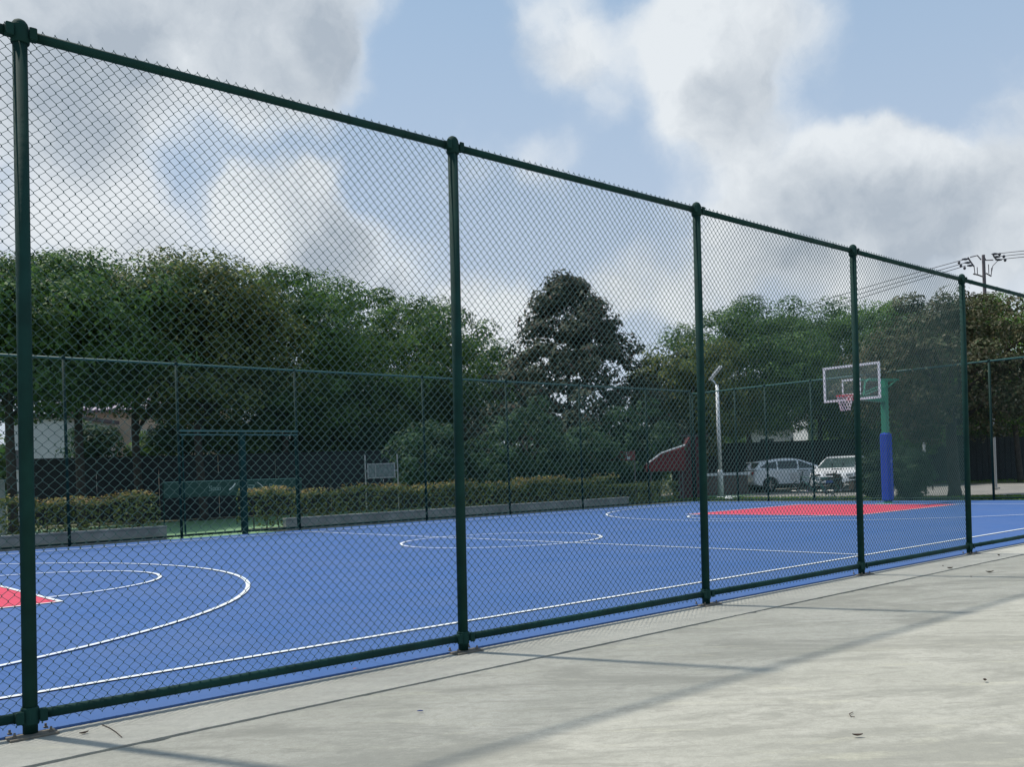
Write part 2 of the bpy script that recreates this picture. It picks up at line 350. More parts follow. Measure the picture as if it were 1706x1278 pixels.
sheet('court_key', [(HL, KY-KH), (2.93, KY-KH), (2.93, KY+KH), (HL, KY+KH)], .008, M['redcourt'])
sheet('court_key', [(19.36, KY-KH), (24.72, KY-KH), (24.72, KY+KH), (19.36, KY+KH)], .008, M['redcourt'])
ln = MB(); LW = .05; ZL = .0125
def seg(x0, y0, x1, y1): ln.poly([(x0, y0, ZL), (x1, y0, ZL), (x1, y1, ZL), (x0, y1, ZL)])
def arc(cx, cy, r_, a0, a1, n=72):
    for i in range(n):
        p, q = a0+(a1-a0)*i/n, a0+(a1-a0)*(i+1)/n
        ln.poly([(cx+rr*math.cos(a), cy+rr*math.sin(a), ZL) for rr, a in ((r_-LW/2, p), (r_+LW/2, p), (r_+LW/2, q), (r_-LW/2, q))])
def ringz(dz):
    global ZL; ZL = .0125+dz
YS, YN, XB0, XB1 = .933, 14.84, HL, 24.72
seg(XB0-LW/2, YS-LW/2, XB1+LW/2, YS+LW/2); seg(XB0-LW/2, YN-LW/2, XB1+LW/2, YN+LW/2)
ringz(.002); seg(XB0-LW/2, YS+LW/2, XB0+LW/2, YN-LW/2); seg(XB1-LW/2, YS+LW/2, XB1+LW/2, YN-LW/2)
seg(11.03-LW/2, YS+LW/2, 11.03+LW/2, YN-LW/2); ringz(.004); arc(11.03, KY, 1.8, 0, 2*math.pi)
for bx, kx, s_ in ((-.915, 2.93, 1), (23.2, 19.36, -1)):
    ringz(.004); a0 = -math.pi/2 if s_ > 0 else math.pi/2
    arc(bx, KY, 6.36, a0, a0+math.pi)
    for sy in (-1, 1):
        seg(min(bx, XB0 if s_ > 0 else XB1), KY+sy*6.36-LW/2, max(bx, XB0 if s_ > 0 else XB1), KY+sy*6.36+LW/2)
    ringz(.006); arc(kx, KY, 1.8, a0, a0+math.pi)
    ringz(.000)
    b0, b1 = (XB0, kx) if s_ > 0 else (kx, XB1)
    seg(b0+LW, KY-KH-LW/2, b1, KY-KH+LW/2); seg(b0+LW, KY+KH-LW/2, b1, KY+KH+LW/2)
    ringz(.002); seg(kx-LW/2, KY-KH-LW/2, kx+LW/2, KY+KH+LW/2)
tag(ln.build('court_lines', M['line']), kind='structure')
# land beyond the fences
sheet('green_court', [(-10, 17.9), (34, 17.9), (34, 27.2), (-10, 27.2)], -.02, M['greencourt'])
sheet('garden_bed', [(-10, 16.0), (8.25, 16.0), (8.25, 18.6), (-10, 18.6)], -.005, M['verge'])
sheet('garden_bed', [(11.0, 16.0), (27.3, 16.0), (27.3, 18.6), (11.0, 18.6)], -.005, M['verge'])
sheet('path', [(8.27, 16.0), (10.98, 16.0), (10.98, 18.6), (8.27, 18.6)], -.009, M['greencourt'])
sheet('verge', [(27.2, -.5), (30.4, -.5), (30.4, 17.5), (27.2, 16)], -.022, M['verge'])
sheet('road', [(29.6, -30), (47, -30), (47, 30), (34.2, 24), (34.2, 20.2), (30.4, 14)], -.040, M['road'])
sheet('road_far_lawn', [(47.1, -30), (70, -30), (70, 40), (47.1, 40)], -.03, M['grass'])

# ---------------------------------------------------------------- chain link
def wire_panel(W, z0, z1, nx, hz, r, lean=0, n=4, twist=.0028, knot=0):
    """nx pickets of width W/nx zigzagging between z0 and z1, in the xz plane"""
    wd = W/nx; K = int(round((z1-z0)/hz))+1
    k = np.arange(K); z = z0+k*(z1-z0)/(K-1)
    i = np.arange(nx)[:, None]
    par = (k[None, :]+i) % 2
    rg_ = np.random.default_rng(int(W*100))
    x = (i+par)*wd+rg_.normal(0, .0007, (nx, K)); y = np.where(par == 0, -twist, twist)*np.where(i % 2 == 0, 1, 1)
    x = x+lean*z[None, :]
    x += np.where(par == 0, -.0015, .0015)
    if knot:
        x = np.repeat(x, 2, 1); y = np.repeat(y, 2, 1); z = np.repeat(z, 2); z[0::2] -= knot; z[1::2] += knot; K *= 2
    ang = np.arange(n)*2*np.pi/n+np.pi/4
    V = np.empty((nx, K, n, 3), np.float32)
    V[..., 0] = x[..., None]+np.cos(ang)*r*1.25; V[..., 1] = y[..., None]+np.sin(ang)*r; V[..., 2] = z[None, :, None]
    idx = np.arange(nx*K*n).reshape(nx, K, n); a = idx[:, :-1, :]; b = idx[:, 1:, :]
    F = np.stack([a, np.roll(a, -1, 2), np.roll(b, -1, 2), b], -1).reshape(-1, 4)
    return V.reshape(-1, 3), F
S, H, X0, LEAN = 2.6558, 3.458, 1.219, .0182
def make_post():
    root = None
    b = MB(); n = 20
    b.tube([(0, 0, ZC+.005), (LEAN*3.39, 0, 3.39)], .0335, n)
    p = b.build('post', M['post'], None, True)
    c = MB(); c.lathe([(.040, -.085), (.0425, -.08), (.0425, -.012), (.040, -.004), (.036, .012), (.026, .026), (.012, .034)], (LEAN*3.42, 0, 3.42), n)
    c.build('cap', M['post'], p, True)
    bp = MB()
    bp.box((0, -.012, ZC+.0095), (.215, .145, .011), bev=.002)
    for sx in (-1, 1):
        for sy in (-1, 1): bp.lathe([(.011, 0), (.011, .010), (.006, .011), (.006, .024), (.004, .026)], (sx*.08, -.002+sy*.045, ZC+.013), 6)
    bp.build('base_plate', M['plate'], p)
    for zc, nm in ((3.385, 'clamp'), (.086, 'clamp')):
        k = MB(); lx = LEAN*zc
        k.lathe([(.0375, -.042), (.0405, -.036), (.0405, .036), (.0375, .042)], (lx, 0, zc), n)
        for sx in (-1, 1):
            k.tube([(lx+sx*.03, 0, zc), (lx+sx*.072, 0, zc)], .0285, 14)
            k.box((lx+sx*.052, -.036, zc), (.035, .012, .06), bev=.003)
        k.build(nm, M['post'], p, False)
    return p
fence = empty('chain_link_fence', (X0-2*S, 0, 0), 0, 'tall dark green chain link fence along the near side of the blue court', 'fence')
p0 = make_post(); p0.parent = fence
def copy_part(o, parent, x):
    c = o.copy(); COL.objects.link(c); c.parent = parent; c.location = (x, 0, 0)
    for ch in o.children:
        d = ch.copy(); COL.objects.link(d); d.parent = c
    return c
for i in range(1, 8): copy_part(p0, fence, i*S)
for i in range(6):
    V, F = wire_panel(S, .038, 3.438, 94, .0288, .0020, LEAN, knot=.0028); rw = random.Random(40+i)
    X_, Z_ = V[:, 0].copy(), V[:, 2].copy(); env = np.sin(np.pi*np.clip(Z_/3.44, 0, 1))*np.sin(np.pi*np.clip(X_/S, 0, 1))
    V[:, 1] += .031+env*(.012*np.sin(X_*2.1+rw.uniform(0, 6))*np.sin(Z_*1.7+rw.uniform(0, 6))+.01)
    V[:, 0] += .0035*np.sin(Z_*2.3+rw.uniform(0, 6))+.0025*np.sin(X_*5+Z_*3+rw.uniform(0, 6))
    V[:, 2] += .0035*np.sin(X_*3.1+rw.uniform(0, 6))
    npmesh('wire_panel', V, F, M['wire'], fence).location = (i*S, 0, 0)
def ties(b, z):
    rw = random.Random(int(z*7))
    for q in range(6):
        x_ = .3+q*.41+rw.uniform(-.05, .05); rw2 = rw.uniform(-.008, .008)
        b.tube([(x_+rw2*math.sin(a), .0265*math.cos(a)+.002, z+.0275*math.sin(a)) for a in np.linspace(0, 2*math.pi, 13)[:-1]], .0016, 5, closed=True)
b = MB(); b.tube([(LEAN*3.385+.04, 0, 3.385), (S*.3, 0, 3.384), (S*.6, 0, 3.3835), (S+LEAN*3.385-.04, 0, 3.385)], .0245, 14); ties(b, 3.385); tr = b.build('top_rail', M['post'], fence, True)
b = MB(); b.tube([(.04, 0, .086), (S*.4, 0, .0835), (S*.7, 0, .0845), (S-.04, 0, .086)], .0245, 14); ties(b, .085); br = b.build('bottom_rail', M['post'], fence, True)
for i in range(1, 7):
    for q in (tr, br):
        c = q.copy(); COL.objects.link(c); c.parent = fence; c.location = (i*S, 0, 0)

def far_fence(name, p0_, p1_, posts, Hf, label, gate=None):
    a = Vector((*p0_, 0)); bb = Vector((*p1_, 0)); d = (bb-a); Lg = d.length; rz = math.atan2(d.y, d.x)
    root = empty(name, a, rz, label, 'fence')
    for t in posts:
        b = MB(); b.tube([(t, 0, -.03), (t, 0, Hf)], .033, 12); b.lathe([(.042, -.06), (.042, 0), (.03, .02), (.012, .03)], (t, 0, Hf), 12)
        b.build('post', M['postfar'], root, True)
    for z, nm in ((Hf-.03, 'top_rail'), (.07, 'bottom_rail')):
        b = MB(); b.tube([(0, 0, z), (Lg, 0, z)], .025, 8); b.build(nm, M['gate_litrail'] if z > 1 else M['postfar'], root, True)  # top rail painted lighter than the fence to look sunlit
    ps = sorted(posts)
    for q, t in zip(ps[:-1], ps[1:]):
        Wd = t-q; z0 = .04
        if gate and abs((q+t)/2-gate[0]) < gate[1]: z0 = 2.42
        V, F = wire_panel(Wd, z0, Hf, max(2, int(Wd/.0565)*2), .0288, .0009, 0, 3)
        V[:, 0] += q; V[:, 1] += .03
        npmesh('wire_panel', V, F, M['wirefar'], root)
    return root
YF = 15.98
ffx = [-1.0, 2.2, 6.05, 8.45, 11.43, 15.33, 18.39, 21.49, 24.75, 27.2]
far_fence('chain_link_fence', (-1.0, YF), (27.2, YF), [q+1.0 for q in ffx], 4.0, 'green chain link fence on the far side of the court, in front of the hedge', gate=(9.94+1, 1.2))
far_fence('chain_link_fence', (27.2, YF-.1), (27.2, -.2), [0, 1.8, 3.0, 4.7, 7.2, 10.2, 13.2, 16.1], 3.9, 'green chain link end fence behind the basketball hoop, in front of parked cars')
# double gate in the far fence
gate = empty('gate', (8.49, YF, 0), 0, 'double leaf green wire gate in the far fence with a heavy middle post', 'gate')
GW, GH = 2.90, 2.45
b = MB(); b.box((GW/2, -.05, GH), (GW+.06, .06, .045)); b.box((GW/2, -.045, GH-.085), (GW+.06, .04, .03)); b.build('lintel', M['gate_litrail'], gate)
b = MB(); b.box((1.47, -.05, GH/2-.02), (.13, .07, GH-.05)); b.build('middle_post', M['post'], gate)
for xa, xb in ((.03, 1.40), (1.54, 2.87)):
    b = MB()
    for xx in (xa, xb): b.tube([(xx, -.04, .05), (xx, -.04, 2.36)], .022, 8)
    for zz in (.08, 2.36): b.tube([(xa, -.04, zz), (xb, -.04, zz)], .022, 8)
    lf = b.build('gate_leaf', M['post'], gate)
    V, F = wire_panel(xb-xa, .08, 2.36, int((xb-xa)/.0565)*2, .0288, .0009, 0, 3); V[:, 0] += xa; V[:, 1] -= .03
    npmesh('wire_panel', V, F, M['wirefar'], lf)

# ---------------------------------------------------------------- foliage
def leaves(rng, P, Nrm, size, asp=.6, jit=.28):
    """rhombic leaf quads at P facing roughly Nrm"""
    n = len(P); Nn = Nrm+rng.normal(0, jit, (n, 3)); Nn /= np.linalg.norm(Nn, axis=1)[:, None]
    t = rng.normal(0, 1, (n, 3)); t -= (t*Nn).sum(1)[:, None]*Nn; t /= np.linalg.norm(t, axis=1)[:, None]
    b_ = np.cross(Nn, t); s = size*rng.uniform(.6, 1.3, n)[:, None]
    V = np.stack([P-t*s*.5, P+b_*s*asp*.5+t*s*.05, P+t*s*.5-Nn*s*.12, P-b_*s*asp*.5+t*s*.05], 1).reshape(-1, 3)
    return V, np.arange(4*n).reshape(n, 4)
def clumps(rng, n, rad, shape):
    if shape == 'cone':
        u = rng.uniform(0, 1, n)**1.45; a = rng.uniform(0, 2*np.pi, n)
        rr = (1.05-u)**.82*rng.uniform(.02, 1.0, n)**.5
        return np.stack([rr*np.cos(a)*rad[0], rr*np.sin(a)*rad[1], (u*2-1)*rad[2]], 1)
    d = rng.normal(0, 1, (n, 3)); d /= np.linalg.norm(d, axis=1)[:, None]
    rr = rng.uniform(.15, 1, n)**.42
    P = d*rr[:, None]
    if shape == 'dome': P[:, 2] = np.where(P[:, 2] < 0, P[:, 2]*.8, P[:, 2])
    return P*np.array(rad)
def crown_mesh(rng, c, rad, shape, ncl, per, lsize, crad, flat=.62):
    C = clumps(rng, ncl, np.array(rad)-crad*.6, shape)+np.array(c)
    cr = crad*rng.uniform(.6, 1.3, ncl)
    ii = np.repeat(np.arange(ncl), per); n = len(ii)
    d = rng.normal(0, 1, (n, 3)); d /= np.linalg.norm(d, axis=1)[:, None]
    rr = rng.uniform(.45, 1.03, n)**.5
    P = C[ii]+d*(rr*cr[ii])[:, None]*np.array([1, 1, flat])
    out = d*.95+np.array([0, 0, .55])+.35*(P-np.array(c))/np.array(rad)
    out /= np.linalg.norm(out, axis=1)[:, None]
    V, F = leaves(rng, P, out, lsize)
    return V, F, C
TREES = []
def tree(px, top, d, R_, bot, lm, label, kindn='broadleaf_tree', cat='tree', group=None, shape='dome', seed=1, ncl=150, per=300, ls=.15, cr=.95, trunk=.13, asp=(1, 1), base=None, clear=None, tlean=0):
    rng = np.random.default_rng(seed); x_, y_ = base if base else at(px, d)
    zt = zat(px, top, d); zb = zat(px, bot, d)
    root = empty(kindn, (x_, y_, 0), 0, label, cat, group)
    cz = zb+(zt-zb)*(.45 if shape == 'dome' else .5); rz_ = (zt-cz) if shape == 'dome' else (zt-zb)/2
    V, F, C = crown_mesh(rng, (0, 0, cz), (R_*asp[0], R_*asp[1], rz_), shape, ncl, per, ls, cr)
    V[:, 2] = np.maximum(V[:, 2], .05)
    b = MB(); rr = random.Random(seed)
    top_t = (0, 0, cz+rz_*(.2 if shape != 'cone' else .8)); mid = (rr.uniform(-.15, .15)+tlean*.5, rr.uniform(-.15, .15), cz*.5)
    b.tube([(tlean, 0, -.08), (tlean*.9, 0, .25), mid, (mid[0]*.5, mid[1]*.5, max(zb, cz*.75)), top_t], [trunk*1.5, trunk*1.1, trunk*.95, trunk*.75, trunk*.2], 10)
    for q in range(9):
        e = C[rr.randrange(len(C))]; s_ = rr.uniform(.45, .8)*cz; st = Vector((mid[0]*.6, mid[1]*.6, s_))
        if shape == 'cone': e = e*np.array([.8, .8, 1]); st.z = max(.6, e[2]-.5)
        m_ = st.lerp(Vector(e), .5)+Vector((rr.uniform(-.3, .3), rr.uniform(-.3, .3), rr.uniform(0, .4)))
        b.tube([st, m_, e], [trunk*.5, trunk*.3, trunk*.08], 6)
    b.build('trunk', M['bark'], root, True)
    npmesh('crown', V, F, lm, root)
    return root
gl = 'broadleaf trees in a row behind the far fence'
tree(20, 396, 27.5, 3.9, 715, M['leaf'], 'tall green tree at the left edge, partly behind the first fence post', group=gl, seed=11)
tree(135, 403, 30, 4.0, 690, M['leaf'], 'green tree above the white wall, with a thin forked trunk', group=gl, seed=12)
tree(232, 410, 33, 4.1, 700, M['leaf'], 'green tree above the lilac roof, crown slightly lower than its neighbours', group=gl, seed=13)
tree(338, 402, 33, 4.0, 725, M['leafolive'], 'olive brown tinged tree above the gate, tallest of the left row', group=gl, seed=14)
tree(470, 425, 37, 4.2, 750, M['leaf'], 'dark green tree right of the olive one, above the right gate post', group=gl, seed=15)
tree(590, 446, 41, 4.9, 765, M['leaf'], 'green tree above the small pale panel', group=gl, seed=16)
tree(692, 476, 45, 5.2, 770, M['leaf'], 'green sloping tree just left of the second fence post', group=gl, seed=17)
tree(785, 540, 50, 4.6, 780, M['leaf'], 'lowest green tree of the left row, meeting the dark pyramid shaped tree', group=gl, seed=18)
tree(955, 450, 42, 6.0, 775, M['leafdark'], 'dark purplish pyramid shaped magnolia tree in the middle', 'magnolia_tree', shape='cone', seed=21, ncl=360, per=120, ls=.20, cr=.6)
gr = 'broadleaf trees behind the parked cars'
tree(1160, 545, 44, 3.3, 770, M['leafolive'], 'olive tree left of the white lamp pole', group=gr, seed=31, ncl=150, cr=.75)
tree(1250, 485, 47, 4.9, 750, M['leaf'], 'round green tree right of the white lamp pole', group=gr, seed=32, ncl=185)
tree(1370, 471, 50, 5.2, 745, M['leaf'], 'tall green tree above the backboard', group=gr, seed=33, ncl=185)
tree(1468, 474, 54, 4.8, 760, M['leafbright'], 'brighter yellow green tree top right of the backboard', group=gr, seed=34, ncl=185)
tree(1600, 470, 29.6, 3.6, 745, M['leafbrown'], 'large brown green tree with a leaning trunk beside the road', 'roadside_tree', seed=35, ncl=230, per=210, ls=.115, cr=.6, trunk=.17, base=at(1592, 29.6), tlean=-.1)
tree(1700, 462, 46, 3.8, 740, M['leafbright'], 'fresh green tree at the right edge behind the utility pole', group=gr, seed=36)
tree(1560, 500, 50, 3.8, 740, M['leaf'], 'dark green tree hidden behind the large brown tree', group=gr, seed=37)
gs = 'shrubs behind the hedge'
tree(880, 652, 33.3, 1.8, 835, M['leafshrub'], 'rounded grey green shrub below the dark pyramid tree', 'shrub', 'shrub', gs, seed=41, ncl=110, per=110, ls=.12, cr=.42, trunk=.07)
tree(1062, 657, 37.3, 1.9, 828, M['leafshrub'], 'wide dark shrub left of the third fence post', 'shrub', 'shrub', gs, seed=42, ncl=110, per=110, ls=.12, cr=.45, trunk=.07)
tree(725, 690, 31.5, 1.7, 838, M['leafshrub'], 'loose shrub just left of the second fence post', 'shrub', 'shrub', gs, seed=43, ncl=110, per=110, ls=.12, cr=.45, trunk=.07)
tree(970, 700, 35.5, 1.8, 832, M['leafshrub'], 'low shrub between the two larger shrubs', 'shrub', 'shrub', gs, seed=44, ncl=110, per=110, ls=.12, cr=.45, trunk=.07)
tree(800, 735, 32, 1.1, 835, M['leafshrub'], 'small shrub right of the second fence post', 'shrub', 'shrub', gs, seed=45, ncl=35, per=70, ls=.10, cr=.3, trunk=.05)
for k_, (px_, top_, d_, R_, lb_) in enumerate(((160, 695, 36, 1.2, 'shrub between the white building and the beige house'), (262, 705, 37, 1.4, 'shrub in front of the beige house wall'), (312, 635, 36.5, 1.9, 'dense shrub right of the beige house'),
        (400, 690, 37, 1.6, 'shrub above the middle post of the gate'), (490, 660, 39, 2.1, 'tall shrub above the right post of the gate'), (560, 680, 40, 2.0, 'dark shrub left of the small pale panel'), (650, 690, 40, 2.1, 'dark shrub right of the small pale panel'))):
    tree(px_, top_, d_, R_, 775, M['leaf'] if k_ % 2 else M['leafshrub'], lb_, 'shrub', 'shrub', gs, seed=60+k_, ncl=80 if k_ > 1 else 30, per=110, ls=.15, cr=.5, trunk=.06)
for k_, (px_, top_, d_, R_, lb_) in enumerate(((1420, 640, 57, 2.4, 'dark understory tree behind the hoop net'), (1500, 660, 46, 2.4, 'dark understory tree behind the green hoop post'), (1580, 650, 52, 2.4, 'dark understory tree left of the slim grey pole'), (1690, 640, 54, 2.4, 'dark understory tree at the right edge'))):
    tree(px_, top_, d_, R_, 775, M['leaf'], lb_, 'small_tree', 'tree', 'small trees behind the dark screen wall', seed=80+k_, ncl=80, per=120, ls=.2, cr=.6, trunk=.08)
tree(1516, 736, 28.3, .72, 838, M['leafshrub'], 'clipped egg shaped bush right of the blue padded hoop post', 'clipped_bush', 'shrub', seed=46, ncl=130, per=150, ls=.07, cr=.24, trunk=.05, shape='round')
tree(1455, 752, 29.3, .46, 838, M['leafshrub'], 'narrow dark bush left of the blue padded hoop post', 'clipped_bush', 'shrub', seed=47, ncl=90, per=140, ls=.07, cr=.2, trunk=.05, shape='round')

def hedge(x0, x1, y0, y1, h, label, tips=True, seed=5, dens=230, name='hedge'):
    rng = np.random.default_rng(seed)
    A = (x1-x0)*(y1-y0)+2*(x1-x0)*h; n = int(A*dens); Lx = x1-x0
    hx = lambda x: h*(1+.06*np.sin(x*1.9+seed)+.04*np.sin(x*5.1))
    x = rng.uniform(x0, x1, n); f = rng.choice(4, n, p=[.40, .38, .14, .08])
    y = np.where(f == 0, y0+np.abs(rng.normal(0, .09, n))-.05, np.where(f == 1, rng.uniform(y0, y1, n), np.where(f == 2, rng.uniform(y0, y1, n), y1)))
    z = np.where(f == 1, hx(x)-np.abs(rng.normal(0, .05, n)), rng.uniform(.12, 1, n)*hx(x))
    P = np.stack([x, y+.05*np.sin(x*3), z], 1)
    nr = np.where((f == 1)[:, None], np.array([0, -.2, 1.]), np.array([0, -1., .45])).astype(float)
    V, F = leaves(rng, P, nr, .085, .6, .55)
    root = empty(name, ((x0+x1)/2, (y0+y1)/2, 0), 0, label, 'hedge')
    off = np.array([(x0+x1)/2, (y0+y1)/2, 0])
    npmesh('foliage', V-off, F, M['leafhedge'], root)
    if tips:
        n2 = int(Lx*(y1-y0)*260); x = rng.uniform(x0, x1, n2); keep = (np.sin(x*1.3+seed)+rng.normal(0, .6, n2)) > -.45; x = x[keep]; n2 = len(x)
        P = np.stack([x, rng.uniform(y0-.06, y1, n2), hx(x)+rng.uniform(-.07, .10, n2)], 1)
        V, F = leaves(rng, P, np.tile([0, -.3, .8], (n2, 1)), .075, .5, .7)
        npmesh('young_tips', V-off, F, M['leaftip'], root)
    b = MB(); rr = random.Random(seed); xx = x0+.2
    while xx < x1:
        b.tube([(xx-off[0], 0, 0), (xx-off[0]+rr.uniform(-.1, .1), rr.uniform(-.2, .2), h*.85)], [.02, .008], 5); xx += .35
    b.build('stems', M['bark'], root)
hedge(-3, 8.2, 16.62, 17.7, .98, 'hedge with yellow orange tips left of the gate', seed=5)
hedge(10.6, 24.0, 16.66, 17.7, .96, 'long hedge with yellow orange tips right of the gate', seed=6)
hedge(24.1, 27.0, 16.5, 17.9, .75, 'dark low hedge in the far corner without coloured tips', tips=False, seed=7)
def planter(x0, x1, label):
    root = empty('planter_wall', ((x0+x1)/2, 16.42, 0), 0, label, 'planter'); hw = (x1-x0)/2
    b = MB(); b.box((0, 0, .11), (2*hw, .16, .30)); b.build('wall', M['planter'], root)
    b = MB(); b.box((0, -.004, .282), (2*hw+.02, .2, .045), bev=.006); b.build('coping', M['planter'], root)
planter(-3, 8.25, 'grey concrete planter wall below the left hedge')
planter(11.25, 24.1, 'long grey concrete planter wall below the right hedge')

# tree masses far behind: one wood that reads as a dark band
rng = np.random.default_rng(77); PV = []; PF = []; o_ = 0
for px_, d_, hh in [(p, 62+8*math.sin(p), 4.2+1.2*math.sin(p*.013)) for p in range(-300, 2050, 55)]:
    x_, y_ = at(px_, d_); V, F, C = crown_mesh(rng, (x_, y_, hh*.5), (2.6, 2.6, hh*.55), 'dome', 26, 70, .42, 1.0)
    V[:, 2] = np.maximum(V[:, 2], .02); PV.append(V); PF.append(F+o_); o_ += len(V)
tag(npmesh('far_wood', np.concatenate(PV), np.concatenate(PF), M['leaf']), 'dark band of distant trees closing the view behind walls and trunks', 'trees', kind='stuff')

# ---------------------------------------------------------------- screen wall
def screen(pa, pb, h, label, n):
    a = Vector((*pa, 0)); d = Vector((*pb, 0))-a; Lg = d.length
    root = empty('screen_wall', a, math.atan2(d.y, d.x), label, 'wall')
    for i in range(n):
        b = MB(); w_ = Lg/n; b.box((w_*(i+.5), 0, h/2), (w_-.02, .06, h)); 
        k = 1
        for j in range(1, 8): b.box((w_*i+w_*j/8, -.036, h/2), (.03, .012, h-.1))
        b.build('panel', M['darkfence'], root)
    b = MB(); b.box((Lg/2, 0, h+.025), (Lg, .1, .05)); b.build('top_rail', M['darkfence'], root)
xa, ya = at(52, 33); xb, yb = at(1100, 42); xc, yc_ = at(1180, 49); xd, yd = at(1800, 50)
screen((xa, ya), (xb, yb), 2.32, 'long dark screen wall behind the green court and the left trees', 12)
screen((xc, yc_), (xd, yd), 2.42, 'dark screen wall behind the parked cars', 8)

# ---------------------------------------------------------------- buildings
def face_frame(px, d, ang=0):
    x_, y_ = at(px, d); v = math.atan2(rt[1], rt[0])+ang; return x_, y_, v
def building(name, px, d, W_, D_, zw, label, wallm, roofm=None, zr=None, ang=0, wins=(), cat='building', flat=True):
    x_, y_, v = face_frame(px, d, ang); root = empty(name, (x_, y_, 0), v, label, cat)
    b = MB(); b.box((0, D_/2, zw/2-.05), (W_, D_, zw+.1)); b.build('wall', wallm, root)
    r = MB()
    if zr:
        o = .45; r.mi = 0
        r.prism([(-W_/2-o, -o, zw), (-W_/2-o, D_+o, zw), (-W_/2-o, D_/2, zr)], (W_+2*o, 0, 0))
        for q in np.arange(-W_/2-o+.15, W_/2+o, .3): r.tube([(q, -o-.02, zw+.05), (q, D_/2, zr+.04)], .045, 5)
        rf = r.build('roof', roofm, root)
        g = MB(); g.box((0, -o-.04, zw-.02), (W_+2*o, .1, .12)); g.build('gutter', M['utility'], rf)
    else:
        r.box((0, D_/2, zw+.08), (W_+.3, D_+.3, .16)); r.build('roof', roofm or wallm, root)
    for wx, wz, ww, wh in wins:
        f = MB()
        for s in (-1, 1):
            f.box((wx+s*ww/2, -.03, wz), (.07, .08, wh+.07)); f.box((wx, -.032, wz+s*wh/2), (ww-.07, .084, .07))
        f.box((wx, -.028, wz), (.05, .07, wh-.07)); fo = f.build('window', M['white'], root)
        p = MB(); p.box((wx, -.008, wz), (ww-.02, .02, wh-.02)); p.build('pane', M['winglass'], fo)
building('house', 235, 46, 7.4, 6, zat(235, 684, 46), 'beige house with lilac grey tiled roof behind the left trees', M['beige'], M['roof'], zat(235, 640, 46), ang=.12,
         wins=[(-2.4, 3.4, 1.1, 1.3), (0.2, 3.4, 1.1, 1.3), (2.5, 3.4, 1.1, 1.3)])
building('annex_building', 350, 42, 2.2, 4, zat(350, 727, 42), 'small orange beige building glimpsed through the gate', M['beige'], M['roof'], zat(350, 716, 42), wins=[(.3, 1.4, .6, .8)])
building('white_building', 62, 40, 2.6, 5, zat(62, 698, 40), 'plain white walled building right of the first fence post', M['whitewall'], M['utility'], wins=[(-.9, 2.6, .6, .9)])
building('outbuilding', 452, 44, 1.6, 3, zat(452, 738, 44), 'low pale outbuilding above the right half of the gate', M['whitewall'], M['utility'], wins=[(-.3, 1.6, .5, .6)])
building('long_building', 1270, 62, 8.4, 6, zat(1270, 712, 62), 'long low white building with a dark roof edge behind the lamp pole and the cars', M['whitewall'], M['utility'], zat(1270, 698, 62), wins=[(q, 2.6, 1.0, .9) for q in (-3.3, -1.5, .4, 2.4)])
building('gable_building', 1359, 58, .75, 3, zat(1359, 655, 58), 'tall narrow white wall seen between trunks left of the hoop', M['whitewall'], M['utility'], wins=[(0, 4.2, .3, .5)])
building('pale_building', 1650, 56, 5, 5, zat(1650, 700, 56), 'pale building hidden behind the roadside tree at the right', M['whitewall'], M['utility'], wins=[(-1.5, 2.2, .9, 1), (1, 2.2, .9, 1)])

# ---------------------------------------------------------------- brick wall, red canopy, banners, panel
x1_, y1_ = at(1138, 41.2); x2_, y2_ = at(1243, 43)
d = Vector((x2_-x1_, y2_-y1_, 0)); root = empty('brick_wall', (x1_, y1_, 0), math.atan2(d.y, d.x), 'low brick wall with a white coping behind the white lamp pole', 'wall')
b = MB(); zc = 0.0
for r_ in range(10):
    xx = -(r_ % 2)*.13
    while xx < d.length:
        x_a = max(0, xx); x_b = min(d.length, xx+.25)
        if x_b-x_a > .03: b.box(((x_a+x_b)/2, 0, .045+r_*.082), (x_b-x_a-.012, .24, .07))
        xx += .26
b.box((d.length/2, 0, .40), (d.length, .21, .82)); b.build('wall', M['brick'], root)
b = MB(); b.box((d.length/2, 0, .89), (d.length+.06, .32, .12), bev=.01); b.build('coping', M['white'], root)
# red canopy
x_, y_, v = face_frame(1116, 35.6)
root = empty('red_canopy', (x_, y_, 0), v, 'bright red slanted canvas canopy left of the third fence post', 'canopy')
b = MB(); zA, zB = zat(1116, 752, 35.6), zat(1116, 785, 35.6)
b.prism([(-.85, 0, zB), (.62, 0, zB), (.62, 0, zA+.15), (-.3, 0, zA-.12), (-.85, 0, zB+.25)], (0, .9, 0)); b.build('canvas', M['canopy'], root)
b = MB(); b.tube([(-.85, -.02, zB+.3), (-.3, -.02, zA-.06), (.62, -.02, zA+.22)], .035, 6); b.build('hem', M['white'], root)
for q in (-.7, .5):
    for q2 in (.1, .8): b = MB(); b.tube([(q, q2, 0), (q, q2, zB+.05)], .03, 6); b.build('leg', M['utility'], root)
x_, y_, v = face_frame(1154, 37.6)
root = empty('red_shed', (x_, y_, 0), v, 'dark red sheet clad shed beside the bright red canopy', 'shed')
b = MB(); zt = zat(1154, 728, 37.6); b.prism([(-.55, 0, 0), (.5, 0, 0), (.5, 0, zt), (-.05, 0, zt), (-.55, 0, zt-.8)], (0, 1.6, 0)); b.build('cladding', M['darkred'], root)
b = MB(); b.box((.0, -.05, zt+.05), (1.3, .1, .06)); b.build('roof_edge', M['utility'], root)
x_, y_, v = face_frame(1022, 35.3)
root = empty('red_banner', (x_, y_, 0), v, 'faded red banner with pale lettering strokes above the hedge', 'banner')
zA, zB = zat(1022, 753, 35.3), zat(1022, 768, 35.3)
